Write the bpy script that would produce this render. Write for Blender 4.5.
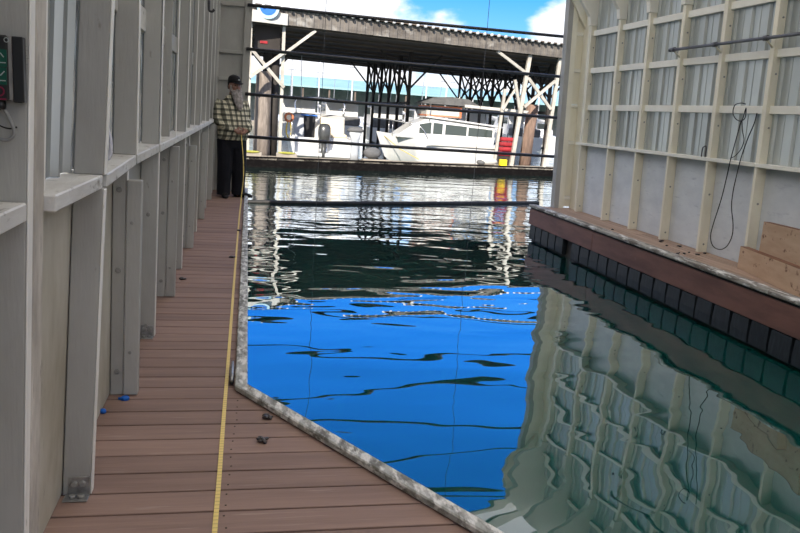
import bpy, bmesh, math, random
from mathutils import Vector, Matrix, noise
random.seed(7)
SC = bpy.context.scene
for o in list(bpy.data.objects): bpy.data.objects.remove(o)
COL = SC.collection

# ------------------------------------------------------------------ camera
FPX, CX, CY = 750.0, 400.0, 266.5            # focal length in pixels of the 800x533 frame
HS, VPX, VPY = 0.07, 248.0, 103.0            # horizon slope, vanishing point of the slip axis
CAM = Vector((0.0, 0.0, 2.03))               # water is z = 0, decks z = 0.60
_y = Vector((VPX-CX, VPY-CY, FPX)).normalized()
_n = _y.cross(Vector((1, HS, 0))).normalized()
if _n.y > 0: _n = -_n
_x = _y.cross(_n).normalized()
RW = Matrix((_x, _y, _n))                    # cam (right, down, fwd) -> world
cd = bpy.data.cameras.new('camera'); cam = bpy.data.objects.new('camera', cd); COL.objects.link(cam)
cd.sensor_width = 36; cd.lens = FPX/800*36; cd.clip_end = 1000
m3 = Matrix((RW.col[0], -RW.col[1], -RW.col[2])).transposed()
cam.matrix_world = Matrix.Translation(CAM) @ m3.to_4x4()
SC.camera = cam
def ray(x, y): return RW @ Vector((x-CX, y-CY, FPX))
def onx(x, y, X): d = ray(x, y); return CAM + d*((X-CAM.x)/d.x)
def ony(x, y, Y): d = ray(x, y); return CAM + d*((Y-CAM.y)/d.y)
def onz(x, y, Z): d = ray(x, y); return CAM + d*((Z-CAM.z)/d.z)

# ------------------------------------------------------------------ view, sky, sun
SC.view_settings.view_transform = 'Standard'; SC.view_settings.look = 'None'
SC.view_settings.gamma = 1; SC.view_settings.use_curve_mapping = False
SC.view_settings.exposure = 0.45
SC.cycles.use_denoising = True
SC.cycles.max_bounces = 10; SC.cycles.diffuse_bounces = 6
SC.cycles.caustics_reflective = False; SC.cycles.caustics_refractive = False

W = bpy.data.worlds.new('sky'); SC.world = W; W.use_nodes = True
nt = W.node_tree; N = nt.nodes; L = nt.links
for n in list(N): N.remove(n)
out = N.new('ShaderNodeOutputWorld'); bg = N.new('ShaderNodeBackground'); L.new(bg.outputs[0], out.inputs[0])
tc = N.new('ShaderNodeTexCoord'); sep = N.new('ShaderNodeSeparateXYZ'); L.new(tc.outputs['Generated'], sep.inputs[0])
ramp = N.new('ShaderNodeValToRGB'); L.new(sep.outputs['Z'], ramp.inputs[0])
cr = ramp.color_ramp
cr.elements[0].position = 0.0; cr.elements[0].color = (0.50, 0.76, 0.98, 1)
cr.elements[1].position = 1.0; cr.elements[1].color = (0.02, 0.13, 0.55, 1)
for p, c in ((0.06, (0.30, 0.66, 1.0)), (0.15, (0.085, 0.42, 1.02)), (0.30, (0.028, 0.32, 1.22)), (0.55, (0.018, 0.17, 0.75))):
    e = cr.elements.new(p); e.color = (*c, 1)
mp = N.new('ShaderNodeMapping'); mp.inputs['Scale'].default_value = (4.2, 4.2, 9.0); mp.inputs['Location'].default_value = (1.3, 0.55, 0.35)
L.new(tc.outputs['Generated'], mp.inputs[0])
cn = N.new('ShaderNodeTexNoise'); cn.inputs['Scale'].default_value = 1.0; cn.inputs['Detail'].default_value = 7; cn.inputs['Roughness'].default_value = .55
L.new(mp.outputs[0], cn.inputs['Vector'])
# clouds thin out with height
th = N.new('ShaderNodeMapRange'); th.inputs[1].default_value = 0.02; th.inputs[2].default_value = 0.36; th.inputs[3].default_value = 0.22; th.inputs[4].default_value = 0.11
L.new(sep.outputs['Z'], th.inputs[0])
ad = N.new('ShaderNodeMath'); L.new(cn.outputs[0], ad.inputs[0]); L.new(th.outputs[0], ad.inputs[1])
for cdir, rad, amt in (((.14,.93,.36), .55, -.42), ((.02,.99,.10), .20, .42), ((.232,.963,.125), .05, .26), ((.18,.975,.14), .05, .22), ((.395,.91,.11), .07, .34), ((.19,.90,.40), .06, .30)):
    vd = N.new('ShaderNodeVectorMath'); vd.operation = 'DISTANCE'; L.new(tc.outputs['Generated'], vd.inputs[0]); vd.inputs[1].default_value = cdir      # cloud banks
    vm = N.new('ShaderNodeMapRange'); vm.inputs[1].default_value = 0; vm.inputs[2].default_value = rad; vm.inputs[3].default_value = amt; vm.inputs[4].default_value = 0; L.new(vd.outputs['Value'], vm.inputs[0])
    a2 = N.new('ShaderNodeMath'); L.new(ad.outputs[0], a2.inputs[0]); L.new(vm.outputs[0], a2.inputs[1]); ad = a2
cm = N.new('ShaderNodeMapRange'); cm.interpolation_type = 'SMOOTHSTEP'; cm.inputs[1].default_value = .535; cm.inputs[2].default_value = .66
L.new(ad.outputs[0], cm.inputs[0])
mx = N.new('ShaderNodeMixRGB'); L.new(cm.outputs[0], mx.inputs[0]); L.new(ramp.outputs[0], mx.inputs[1]); mx.inputs[2].default_value = (0.98, 1.0, 1.06, 1)
L.new(mx.outputs[0], bg.inputs[0]); bg.inputs[1].default_value = 1.0

sd = bpy.data.lights.new('sun', 'SUN'); sun = bpy.data.objects.new('sun', sd); COL.objects.link(sun)
sd.energy = 5.5; sd.angle = 0.0093; sd.color = (1.0, 0.92, 0.80)
sun.rotation_euler = Vector((0.30, 0.80, -0.55)).to_track_quat('-Z', 'Y').to_euler()

# ------------------------------------------------------------------ helpers
class MB:
    def __init__(s): s.v = []; s.f = []
    def add(s, vs, fs):
        b = len(s.v); s.v += [tuple(p) for p in vs]; s.f += [tuple(i+b for i in f) for f in fs]; return s
    def box(s, x0, x1, y0, y1, z0, z1):
        return s.add([(x0,y0,z0),(x1,y0,z0),(x1,y1,z0),(x0,y1,z0),(x0,y0,z1),(x1,y0,z1),(x1,y1,z1),(x0,y1,z1)],
                     [(0,3,2,1),(4,5,6,7),(0,1,5,4),(1,2,6,5),(2,3,7,6),(3,0,4,7)])
    def prism(s, poly, a, b, axis='z'):
        """poly: 2-D points; axis z: (x,y), axis y: (x,z), axis x: (y,z)"""
        def P(p, c): return (p[0],p[1],c) if axis == 'z' else (p[0],c,p[1]) if axis == 'y' else (c,p[0],p[1])
        n = len(poly)
        return s.add([P(p,a) for p in poly]+[P(p,b) for p in poly],
                     [tuple(range(n))[::-1], tuple(range(n,2*n))]+[(i,(i+1)%n,n+(i+1)%n,n+i) for i in range(n)])
    def beam(s, p, q, w, h, up=(0,0,1)):
        p, q = Vector(p), Vector(q); d = (q-p).normalized(); u = Vector(up)
        if abs(d.dot(u)) > .99: u = Vector((0,1,0))
        a = d.cross(u).normalized()*w/2; b = a.cross(d).normalized()*h/2
        return s.add([p-a-b,p+a-b,p+a+b,p-a+b,q-a-b,q+a-b,q+a+b,q-a+b],[(0,3,2,1),(4,5,6,7),(0,1,5,4),(1,2,6,5),(2,3,7,6),(3,0,4,7)])
    def tube(s, pts, r, n=8, cap=True):
        pts = [Vector(p) for p in pts]; k = len(pts)
        rs = r if isinstance(r, (list, tuple)) else [r]*k
        rings = []; a = None
        for i, p in enumerate(pts):
            d = (pts[min(i+1,k-1)]-pts[max(i-1,0)]).normalized()
            if a is None:
                a = d.orthogonal().normalized()
            else:
                a = (a-d*a.dot(d)); a = a.normalized() if a.length > 1e-6 else d.orthogonal().normalized()
            b = d.cross(a)
            rings.append([p+(a*math.cos(t)+b*math.sin(t))*rs[i] for t in [2*math.pi*j/n for j in range(n)]])
        return s.loft(rings, cap)
    def loft(s, rings, cap=True, close=True):
        n = len(rings[0]); vs = [v for r in rings for v in r]; fs = []
        for i in range(len(rings)-1):
            for j in range(n if close else n-1):
                fs.append((i*n+j, i*n+(j+1)%n, (i+1)*n+(j+1)%n, (i+1)*n+j))
        if cap:
            fs.append(tuple(range(n))[::-1]); fs.append(tuple(range((len(rings)-1)*n, len(rings)*n)))
        return s.add(vs, fs)
    def ell(s, c, r, n=14, m=9, rot=None):
        rings = []
        for i in range(1, m):
            a = math.pi*i/m-math.pi/2
            ring = []
            for j in range(n):
                t = 2*math.pi*j/n
                p = Vector((r[0]*math.cos(a)*math.cos(t), r[1]*math.cos(a)*math.sin(t), r[2]*math.sin(a)))
                if rot: p = rot @ p
                ring.append(p+Vector(c))
            rings.append(ring)
        return s.loft(rings)
    def stack(s, secs, n=20, sq=2.0):
        """secs: (z, cx, cy, rx, ry) horizontal super-ellipse sections"""
        rings = []
        for z, cx, cy, rx, ry in secs:
            ring = []
            for j in range(n):
                t = 2*math.pi*j/n; c, si = math.cos(t), math.sin(t)
                ring.append((cx+rx*math.copysign(abs(c)**(2/sq), c), cy+ry*math.copysign(abs(si)**(2/sq), si), z))
            rings.append(ring)
        return s.loft(rings)
    def shear(s, fn):
        s.v = [fn(*p) for p in s.v]; return s
    def build(s, name, mat, parent=None, smooth=False, bevel=0, local=False, remesh=0, sm=0, seg=1):
        me = bpy.data.meshes.new(name)
        off = Vector((0,0,0)) if (parent is None or local) else root_loc(parent)
        me.from_pydata([(p[0]-off.x, p[1]-off.y, p[2]-off.z) for p in s.v], [], s.f); me.update()
        bm = bmesh.new(); bm.from_mesh(me); bmesh.ops.recalc_face_normals(bm, faces=bm.faces)
        if bevel:
            es = [e for e in bm.edges if len(e.link_faces) == 2 and e.calc_face_angle(0) > .6]
            bmesh.ops.bevel(bm, geom=es, offset=bevel, segments=seg, affect='EDGES', profile=.5)
        bm.to_mesh(me); bm.free()
        o = bpy.data.objects.new(name, me); COL.objects.link(o); o.parent = parent
        if remesh:
            r = o.modifiers.new('r', 'REMESH'); r.mode = 'VOXEL'; r.voxel_size = remesh
            if sm:
                q = o.modifiers.new('s', 'SMOOTH'); q.iterations = sm; q.factor = .5
            dg = bpy.context.evaluated_depsgraph_get(); m2 = bpy.data.meshes.new_from_object(o.evaluated_get(dg))
            o.modifiers.clear(); o.data = m2; me = m2; smooth = True
        if smooth:
            for p in me.polygons: p.use_smooth = True
        if mat: me.materials.clear(); me.materials.append(MATS[mat])
        return o
def root_loc(p):
    l = Vector((0,0,0))
    while p is not None: l += p.location; p = p.parent
    return l
def empty(name, loc=(0,0,0), rz=0):
    o = bpy.data.objects.new(name, None); COL.objects.link(o); o.location = loc; o.rotation_euler = (0,0,rz)
    o.empty_display_size = .1; return o
def tag(o, label, cat=None, group=None, kind=None):
    o['label'] = label
    if cat: o['category'] = cat
    if group: o['group'] = group
    if kind: o['kind'] = kind
    return o
def dup(src, name, parent, loc=None):
    o = src.copy(); o.name = name; COL.objects.link(o); o.parent = parent
    if loc is not None: o.location = loc
    return o
def copy_tree(o, parent=None):
    c = o.copy(); COL.objects.link(c); c.parent = parent
    for ch in list(o.children): copy_tree(ch, c)
    return c
def spline(pts, n=6):
    """Catmull-Rom through points"""
    P = [Vector(p) for p in pts]; P = [P[0]*2-P[1]]+P+[P[-1]*2-P[-2]]; o = []
    for i in range(1, len(P)-2):
        for k in range(n):
            t = k/n; a,b,c,d = P[i-1],P[i],P[i+1],P[i+2]
            o.append(.5*((2*b)+(c-a)*t+(2*a-5*b+4*c-d)*t*t+(3*b-a-3*c+d)*t**3))
    o.append(P[-2]); return o

# ------------------------------------------------------------------ materials
MATS = {}
def mat(name, c1, c2=None, rough=.6, scale=(3,3,3), lo=.4, hi=.65, c3=None, s3=(8,8,8), t3=(.62,.7), bump=0, bs=(30,30,30), rnd=0, spec=.3, metal=0, transl=0, det=5):
    m = bpy.data.materials.new(name); m.use_nodes = True; t = m.node_tree; n = t.nodes; l = t.links
    p = n['Principled BSDF']; p.inputs['Roughness'].default_value = rough; p.inputs['Specular IOR Level'].default_value = spec; p.inputs['Metallic'].default_value = metal
    tcn = n.new('ShaderNodeTexCoord')
    def nz(sc, d=det, r=.6):
        mpn = n.new('ShaderNodeMapping'); mpn.inputs['Scale'].default_value = sc; l.new(tcn.outputs['Object'], mpn.inputs[0])
        if rnd:
            oi = n.new('ShaderNodeObjectInfo'); mul = n.new('ShaderNodeMath'); mul.operation = 'MULTIPLY'; mul.inputs[1].default_value = 37; l.new(oi.outputs['Random'], mul.inputs[0])
            l.new(mul.outputs[0], mpn.inputs['Location'])
        q = n.new('ShaderNodeTexNoise'); q.inputs['Scale'].default_value = 1; q.inputs['Detail'].default_value = d; q.inputs['Roughness'].default_value = r
        l.new(mpn.outputs[0], q.inputs['Vector']); return q.outputs[0]
    def rng(x, a, b, c=0, d=1):
        q = n.new('ShaderNodeMapRange'); q.inputs[1].default_value = a; q.inputs[2].default_value = b; q.inputs[3].default_value = c; q.inputs[4].default_value = d; l.new(x, q.inputs[0]); return q.outputs[0]
    def mix(f, a, b, mode='MIX'):
        q = n.new('ShaderNodeMixRGB'); q.blend_type = mode
        for i, x in ((0,f),(1,a),(2,b)):
            if isinstance(x, (tuple, list)): q.inputs[i].default_value = (*x, 1)
            elif isinstance(x, (int, float)): q.inputs[i].default_value = x
            else: l.new(x, q.inputs[i])
        return q.outputs[0]
    col = c1
    if c2: col = mix(rng(nz(scale), lo, hi), c1, c2)
    if c3: col = mix(rng(nz(s3), *t3), col, c3)
    if rnd:
        oi = n.new('ShaderNodeObjectInfo'); hv = n.new('ShaderNodeHueSaturation'); l.new(rng(oi.outputs['Random'], 0, 1, 1-rnd, 1+rnd), hv.inputs['Value'])
        if isinstance(col, tuple): hv.inputs['Color'].default_value = (*col, 1)
        else: l.new(col, hv.inputs['Color'])
        col = hv.outputs[0]
    if isinstance(col, tuple): p.inputs['Base Color'].default_value = (*col, 1)
    else: l.new(col, p.inputs['Base Color'])
    if bump:
        b = n.new('ShaderNodeBump'); b.inputs['Strength'].default_value = 1; b.inputs['Distance'].default_value = bump; l.new(nz(bs, 4), b.inputs['Height']); l.new(b.outputs[0], p.inputs['Normal'])
    if transl:
        tr = n.new('ShaderNodeBsdfTranslucent'); ms = n.new('ShaderNodeMixShader'); ms.inputs[0].default_value = transl
        if isinstance(col, tuple): tr.inputs[0].default_value = (*col, 1)
        else: l.new(col, tr.inputs[0])
        l.new(p.outputs[0], ms.inputs[1]); l.new(tr.outputs[0], ms.inputs[2]); l.new(ms.outputs[0], n['Material Output'].inputs[0])
    MATS[name] = m; return m

mat('grey_paint', (.43,.425,.395), (.33,.32,.29), .55, (2,2,1.2), .35, .7, c3=(.22,.20,.17), s3=(22,22,9), t3=(.69,.78), bump=.002, bs=(60,60,8), rnd=.07)
mat('lit_edge_casing', (.86,.85,.80), (.74,.72,.67), .5, (9,9,3), .4, .7, c3=(.40,.37,.31), s3=(40,40,12), t3=(.66,.76))  # near-white tone paints the light on stud fronts; also the casing's colour
mat('pale_paint', (.66,.65,.61), (.53,.51,.47), .5, (6,3,6), .4, .7, c3=(.25,.23,.19), s3=(26,12,26), t3=(.58,.70), bump=.002, bs=(50,9,50), rnd=.05)
mat('stained_panel', (.58,.56,.50), (.36,.33,.26), .65, (3,2.2,1.0), .42, .68, c3=(.2,.18,.14), s3=(9,9,4), t3=(.66,.8), rnd=.05)
mat('rough_post', (.62,.58,.52), (.36,.33,.29), .7, (9,9,3), .38, .66, c3=(.18,.16,.13), s3=(40,40,7), t3=(.62,.74), bump=.003, bs=(60,60,10))
mat('cream_paint', (.84,.80,.66), (.74,.70,.56), .5, (3,3,1.5), .4, .7, c3=(.45,.42,.33), s3=(25,25,8), t3=(.72,.8), rnd=.04)
mat('cream_pale', (.86,.84,.75), (.78,.76,.67), .5, (3,3,1.5), .4, .7, rnd=.03)
mat('white_panel', (.66,.69,.71), (.55,.58,.61), .6, (1.6,2.5,5), .35, .7, c3=(.45,.48,.52), s3=(3,5,18), t3=(.6,.75), rnd=.05)
mat('corrugated', (.46,.48,.44), (.36,.38,.35), .30, (2,2,.6), .35, .7, spec=.6, rnd=.07, metal=.45, transl=.12)
mat('corrugated_left', (.40,.41,.39), (.28,.29,.28), .20, (2,9,.4), .35, .7, spec=.6, rnd=.05, metal=.6, transl=.12)
mat('roof_sheet', (.95,.90,.80), None, .5, transl=.8)
mat('deck_wood', (.29,.190,.148), (.205,.133,.106), .65, (1.2,14,14), .35, .7, c3=(.34,.25,.21), s3=(3,50,30), t3=(.62,.75), bump=.0015, bs=(6,120,60), rnd=.12)
mat('deck_tan', (.42,.30,.22), (.32,.22,.16), .7, (14,1.2,14), .35, .7, bump=.0015, bs=(120,6,60), rnd=.12)
mat('kerb_paint', (.42,.42,.38), (.15,.145,.12), .6, (22,7,22), .42, .62, c3=(.72,.71,.66), s3=(30,10,30), t3=(.48,.60), bump=.003, bs=(50,25,50))
mat('cap_weathered', (.40,.38,.34), (.16,.14,.12), .75, (14,3,14), .42, .6, c3=(.74,.73,.69), s3=(16,4,16), t3=(.52,.62), bump=.004, bs=(40,12,40))
mat('brown_timber', (.20,.098,.078), (.125,.062,.052), .6, (3,1.2,6), .4, .65, c3=(.22,.13,.11), s3=(7,6,9), t3=(.64,.78), bump=.003, bs=(20,5,40), rnd=.1)
mat('dark_timber', (.040,.034,.030), (.022,.020,.018), .7, (4,2,4), .4, .65)
mat('fender', (.013,.017,.021), (.026,.032,.039), .5, (9,9,6), .45, .75, c3=(.08,.10,.11), s3=(60,60,30), t3=(.7,.8), spec=.22, rnd=.15)
mat('steel_dark', (.030,.030,.034), (.055,.050,.048), .45, (20,8,20), spec=.5)
mat('pipe_grey', (.11,.115,.13), (.07,.07,.08), .45, (20,6,20), spec=.5)
mat('galv', (.38,.38,.37), (.24,.24,.23), .4, (30,30,30), metal=.7)
mat('bolt', (.34,.34,.32), (.20,.19,.17), .5, (40,40,40), metal=.3)
mat('rust_spot', (.05,.035,.028), None, .8)
mat('plywood', (.56,.40,.27), (.45,.30,.19), .65, (7,1.4,9), .35, .68, c3=(.17,.085,.05), s3=(9,9,11), t3=(.61,.68), rnd=.06)
mat('plywood_edge', (.26,.13,.075), (.17,.085,.05), .7, (30,3,30))
mat('black_plastic', (.010,.010,.011), None, .35, spec=.5)
mat('metal_strip', (.33,.31,.29), (.2,.19,.18), .45, (30,30,10), metal=.5)
mat('green_print', (.006,.075,.05), None, .4)
mat('red_print', (.25,.02,.06), None, .4)
mat('white_print', (.40,.43,.42), None, .5)
mat('cable_grey', (.26,.26,.25), None, .5)
mat('cable_black', (.012,.012,.013), None, .45)
mat('hose_white', (.70,.70,.74), (.5,.5,.56), .5, (30,30,30))
mat('blue_plastic', (.010,.12,.50), None, .4)
mat('mussel', (.012,.011,.012), (.05,.035,.03), .35, (60,60,60), spec=.6)
mat('white_fleck', (.8,.8,.78), None, .6)
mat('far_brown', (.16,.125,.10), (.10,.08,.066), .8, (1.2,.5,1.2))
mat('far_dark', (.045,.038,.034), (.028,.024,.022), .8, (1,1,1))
mat('fascia_metal', (.20,.178,.155), (.11,.095,.082), .6, (.5,3,3), .4, .62, c3=(.34,.32,.29), s3=(.9,3,2), t3=(.58,.7))
mat('roof_metal', (.72,.73,.74), (.55,.55,.55), .5, (1,1,1))
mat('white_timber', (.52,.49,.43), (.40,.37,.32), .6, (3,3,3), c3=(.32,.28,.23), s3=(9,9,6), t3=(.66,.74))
mat('pile', (.30,.255,.22), (.15,.125,.105), .85, (9,9,1.6), .38, .62, bump=.02, bs=(14,14,2))
mat('pile_rust', (.28,.185,.14), (.16,.11,.085), .85, (9,9,1.6), .38, .62, bump=.02, bs=(14,14,2))
mat('dock_plank', (.38,.34,.28), (.27,.24,.20), .8, (2,8,2), rnd=.1)
mat('gelcoat', (.74,.74,.73), (.66,.66,.65), .25, (2,2,2), spec=.5)
mat('gelcoat_grey', (.42,.44,.46), None, .4)
mat('cream_cabin', (.80,.68,.50), (.72,.60,.43), .4, (3,3,3))
mat('interior_dark', (.018,.018,.02), None, .6)
mat('boat_glass', (.05,.065,.06), None, .08, spec=.6)
mat('canvas_grey', (.14,.14,.14), (.10,.10,.10), .8, (4,4,4))
mat('canvas_white', (.62,.60,.55), (.5,.48,.44), .8, (3,3,3))
mat('canvas_orange', (.62,.20,.09), None, .7)
mat('outboard', (.07,.075,.075), (.05,.05,.05), .3, (9,9,9), spec=.5)
mat('chrome', (.62,.62,.62), None, .25, metal=.9)
mat('rope_yellow', (.70,.52,.06), None, .7)
mat('yellow_box', (.85,.62,.02), None, .5)
mat('red_cloth', (.40,.03,.04), (.22,.015,.02), .7, (4,4,4))
mat('blue_tarp', (.03,.16,.55), None, .6)
mat('pale_blue', (.42,.62,.72), None, .6)
mat('teal_roof', (.30,.48,.50), (.24,.40,.43), .5, (.3,.3,.3))
mat('green_moss', (.30,.30,.05), (.42,.40,.10), .9, (4,4,4))
mat('tarred', (.007,.006,.006), (.020,.018,.016), .9, (6,6,14), .5, .8, spec=.05)
mat('boom_black', (.018,.018,.018), (.04,.036,.032), .6, (12,12,12))
mat('skin', (.36,.20,.15), (.30,.155,.11), .55, (20,20,20))
mat('cap_black', (.009,.009,.010), None, .8)
mat('beard_grey', (.42,.38,.36), (.22,.195,.18), .9, (50,50,22), .38, .62, bump=.006, bs=(130,130,30))
mat('trousers', (.0075,.008,.012), (.012,.012,.017), .85, (9,9,5))
mat('boot', (.010,.009,.009), None, .6)
mat('hair_dark', (.035,.03,.028), None, .8)
mat('eye', (.015,.012,.01), None, .2)

def plaid():
    m = bpy.data.materials.new('plaid'); m.use_nodes = True; t = m.node_tree; n = t.nodes; l = t.links
    p = n['Principled BSDF']; p.inputs['Roughness'].default_value = .9; p.inputs['Specular IOR Level'].default_value = .1
    tcn = n.new('ShaderNodeTexCoord'); s = n.new('ShaderNodeSeparateXYZ'); l.new(tcn.outputs['Object'], s.inputs[0])
    def math_(op, a, b=None):
        q = n.new('ShaderNodeMath'); q.operation = op
        for i, x in enumerate((a, b)):
            if x is None: continue
            if isinstance(x, (int, float)): q.inputs[i].default_value = x
            else: l.new(x, q.inputs[i])
        return q.outputs[0]
    def bands(x, pitch, w):
        f = math_('FRACT', math_('DIVIDE', x, pitch)); a = math_('LESS_THAN', f, w); return a
    hx = math_('ADD', s.outputs['X'], math_('MULTIPLY', s.outputs['Y'], .2))
    a = bands(hx, .074, .46); b = bands(s.outputs['Z'], .074, .46); c = bands(math_('ADD', hx, .018), .074, .09); d = bands(math_('ADD', s.outputs['Z'], .018), .074, .09)
    dark = math_('ADD', math_('ADD', a, b), math_('MULTIPLY', math_('ADD', c, d), .45))
    r = n.new('ShaderNodeValToRGB'); l.new(math_('DIVIDE', dark, 2.4), r.inputs[0])
    r.color_ramp.elements[0].color = (.80,.74,.56,1); r.color_ramp.elements[1].color = (.030,.030,.027,1)
    e = r.color_ramp.elements.new(.42); e.color = (.22,.215,.165,1)
    l.new(r.outputs[0], p.inputs['Base Color']); MATS['plaid'] = m
plaid()

def tape_mat():
    m = bpy.data.materials.new('tape'); m.use_nodes = True; t = m.node_tree; n = t.nodes; l = t.links
    p = n['Principled BSDF']; p.inputs['Roughness'].default_value = .45
    tcn = n.new('ShaderNodeTexCoord'); s = n.new('ShaderNodeSeparateXYZ'); l.new(tcn.outputs['Object'], s.inputs[0])
    def tick(pitch, w):
        d = n.new('ShaderNodeMath'); d.operation = 'DIVIDE'; d.inputs[1].default_value = pitch; l.new(s.outputs['Y'], d.inputs[0])
        f = n.new('ShaderNodeMath'); f.operation = 'FRACT'; l.new(d.outputs[0], f.inputs[0])
        q = n.new('ShaderNodeMath'); q.operation = 'LESS_THAN'; q.inputs[1].default_value = w; l.new(f.outputs[0], q.inputs[0]); return q.outputs[0]
    mx_ = n.new('ShaderNodeMixRGB'); mx_.inputs[1].default_value = (.80,.60,.17,1); mx_.inputs[2].default_value = (.10,.07,.02,1)
    mm = n.new('ShaderNodeMath'); mm.operation = 'MULTIPLY'; mm.inputs[1].default_value = .4; l.new(tick(.0254, .2), mm.inputs[0]); l.new(mm.outputs[0], mx_.inputs[0])
    l.new(mx_.outputs[0], p.inputs['Base Color']); MATS['tape'] = m
tape_mat()

def water_mat():
    m = bpy.data.materials.new('water'); m.use_nodes = True; t = m.node_tree; n = t.nodes; l = t.links
    for q in list(n):
        if q.type != 'OUTPUT_MATERIAL': n.remove(q)
    o = [q for q in n if q.type == 'OUTPUT_MATERIAL'][0]
    tcn = n.new('ShaderNodeTexCoord'); s = n.new('ShaderNodeSeparateXYZ'); l.new(tcn.outputs['Object'], s.inputs[0])
    def nz(sc, d, dist=0.0, r=.5):
        mpn = n.new('ShaderNodeMapping'); mpn.inputs['Scale'].default_value = sc; l.new(tcn.outputs['Object'], mpn.inputs[0])
        q = n.new('ShaderNodeTexNoise'); q.inputs['Scale'].default_value = 1; q.inputs['Detail'].default_value = d; q.inputs['Roughness'].default_value = r; q.inputs['Distortion'].default_value = dist
        l.new(mpn.outputs[0], q.inputs['Vector']); return q.outputs[0]
    def mul(a, b):
        q = n.new('ShaderNodeMath'); q.operation = 'MULTIPLY'
        for i, x in enumerate((a, b)):
            if isinstance(x, (int, float)): q.inputs[i].default_value = x
            else: l.new(x, q.inputs[i])
        return q.outputs[0]
    def add(a, b):
        q = n.new('ShaderNodeMath'); l.new(a, q.inputs[0]); l.new(b, q.inputs[1]); return q.outputs[0]
    def far(a, b, c, d):
        q = n.new('ShaderNodeMapRange'); q.interpolation_type = 'SMOOTHSTEP'; l.new(s.outputs['Y'], q.inputs[0])
        for i, x in enumerate((a, b, c, d)): q.inputs[i+1].default_value = x
        return q.outputs[0]
    swell = mul(nz((.50,1.0,1), 1, .35), far(3, 13, .0155, .034))
    rip = mul(nz((1.3,2.7,1), 1, .4), far(5.5, 12, .0026, .0150))
    fine = mul(nz((5,11,1), 2, .3), far(10, 16, .0000, .0040))
    h = add(add(swell, rip), fine)
    b = n.new('ShaderNodeBump'); b.inputs['Strength'].default_value = 1; b.inputs['Distance'].default_value = 1; l.new(h, b.inputs['Height'])
    gl = n.new('ShaderNodeBsdfGlossy'); gl.inputs['Roughness'].default_value = .01; gl.inputs[0].default_value = (.92,.97,1,1); l.new(b.outputs[0], gl.inputs['Normal'])
    df = n.new('ShaderNodeBsdfDiffuse'); df.inputs[0].default_value = (.001,.062,.050,1)
    fr = n.new('ShaderNodeFresnel'); fr.inputs[0].default_value = 1.6; l.new(b.outputs[0], fr.inputs['Normal'])
    mr = n.new('ShaderNodeMapRange'); l.new(fr.outputs[0], mr.inputs[0]); mr.inputs[1].default_value = .06; mr.inputs[2].default_value = .45; mr.inputs[3].default_value = .13; mr.inputs[4].default_value = .93
    ms = n.new('ShaderNodeMixShader'); l.new(mr.outputs[0], ms.inputs[0]); l.new(df.outputs[0], ms.inputs[1]); l.new(gl.outputs[0], ms.inputs[2]); l.new(ms.outputs[0], o.inputs[0])
    MATS['water'] = m
water_mat()

# ================================================================== THE SETTING
D = .60                                     # deck height
YB, YE = -6.0, 12.6                         # back and front end of the boathouse
w = MB().add([(-80,-12,0),(120,-12,0),(120,220,0),(-80,220,0)], [(0,1,2,3)]).build('water', 'water')
tag(w, 'dark green harbour water with blue sky reflections filling the slip', 'water', kind='stuff')

# ---- left walkway
deck = empty('floor', (-.3, 5, D)); tag(deck, 'narrow brown plank walkway along the grey stud wall', 'walkway', kind='structure')
KX = .036                                   # outer face of the kerb
A0, A1 = Vector((-.027, 3.67)), Vector((.81, 2.29))   # inner kerb corner and where the angled kerb leaves the frame
dv = (A1-A0).normalized()
def edge_x(y):                              # right hand deck edge
    if y >= A0.y: return A0.x+.03
    return min(A0.x+.03+(A0.y-y)*dv.x/-dv.y, 2.9)
y = 2.509-.152*12-.149
brd = []
y0 = 2.509
k0 = int((y0+2.2)/.1523)
i = -k0
while y0+i*.1523 < 12.78:
    a = y0+i*.1523+.004; b = a+.1523-.0105; i += 1
    if a < 12.9:
        zz = D+random.uniform(-.0012, .0012)
        MB().prism([(-.69,a),(edge_x(a),a),(edge_x(b),b),(-.69,b)], zz-.032, zz).build('deck_board', 'deck_wood', deck, bevel=.002)
MB().box(-.69,-.61,-2.2,12.85,.36,.566).build('joist', 'dark_timber', deck)
MB().box(-.36,-.28,-2.2,12.85,.36,.566).build('joist', 'dark_timber', deck)
MB().prism([(edge_x(12.85)-.06,12.85),(edge_x(3.7)-.06,3.67),(2.8,-.95),(2.8,-2.2),(2.7,-2.2),(2.7,-.9),(edge_x(3.7)-.12,3.63),(edge_x(12)-.12,12.85)], -.15, .566).build('fascia_board', 'dark_timber', deck)
# screw heads
sm = None
for k in range(10):
    yb = y0+(k-1)*.1523
    for xx in (-.040,):
        for dy in (.035, .115):
            if yb+dy < 3.6:
                if sm is None: sm = MB().tube([(0,0,0),(0,0,.0012)], .004, 6).build('screw', 'rust_spot', deck, local=True)
                else: sm = dup(sm, 'screw', deck)
                sm.location = Vector((xx+random.uniform(-.006,.006)+.004*k, yb+dy, D+.001))-deck.location
MB().prism([(A0.x,A0.y),(KX,A0.y+.02),(KX,12.85),(A0.x+.008,12.85)], D+.002, D+.034).build('kerb', 'kerb_paint', deck, bevel=.006)
nrm = Vector((-dv.y, dv.x))                 # towards the water
if nrm.x < 0: nrm = -nrm
B1 = A0+dv*5.3
wv = nrm*.055
MB().prism([(A0.x,A0.y),(B1.x,B1.y),(B1.x+wv.x,B1.y+wv.y),(KX,A0.y+.02)], D+.002, D+.034).build('kerb', 'kerb_paint', deck, bevel=.006)

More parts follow.
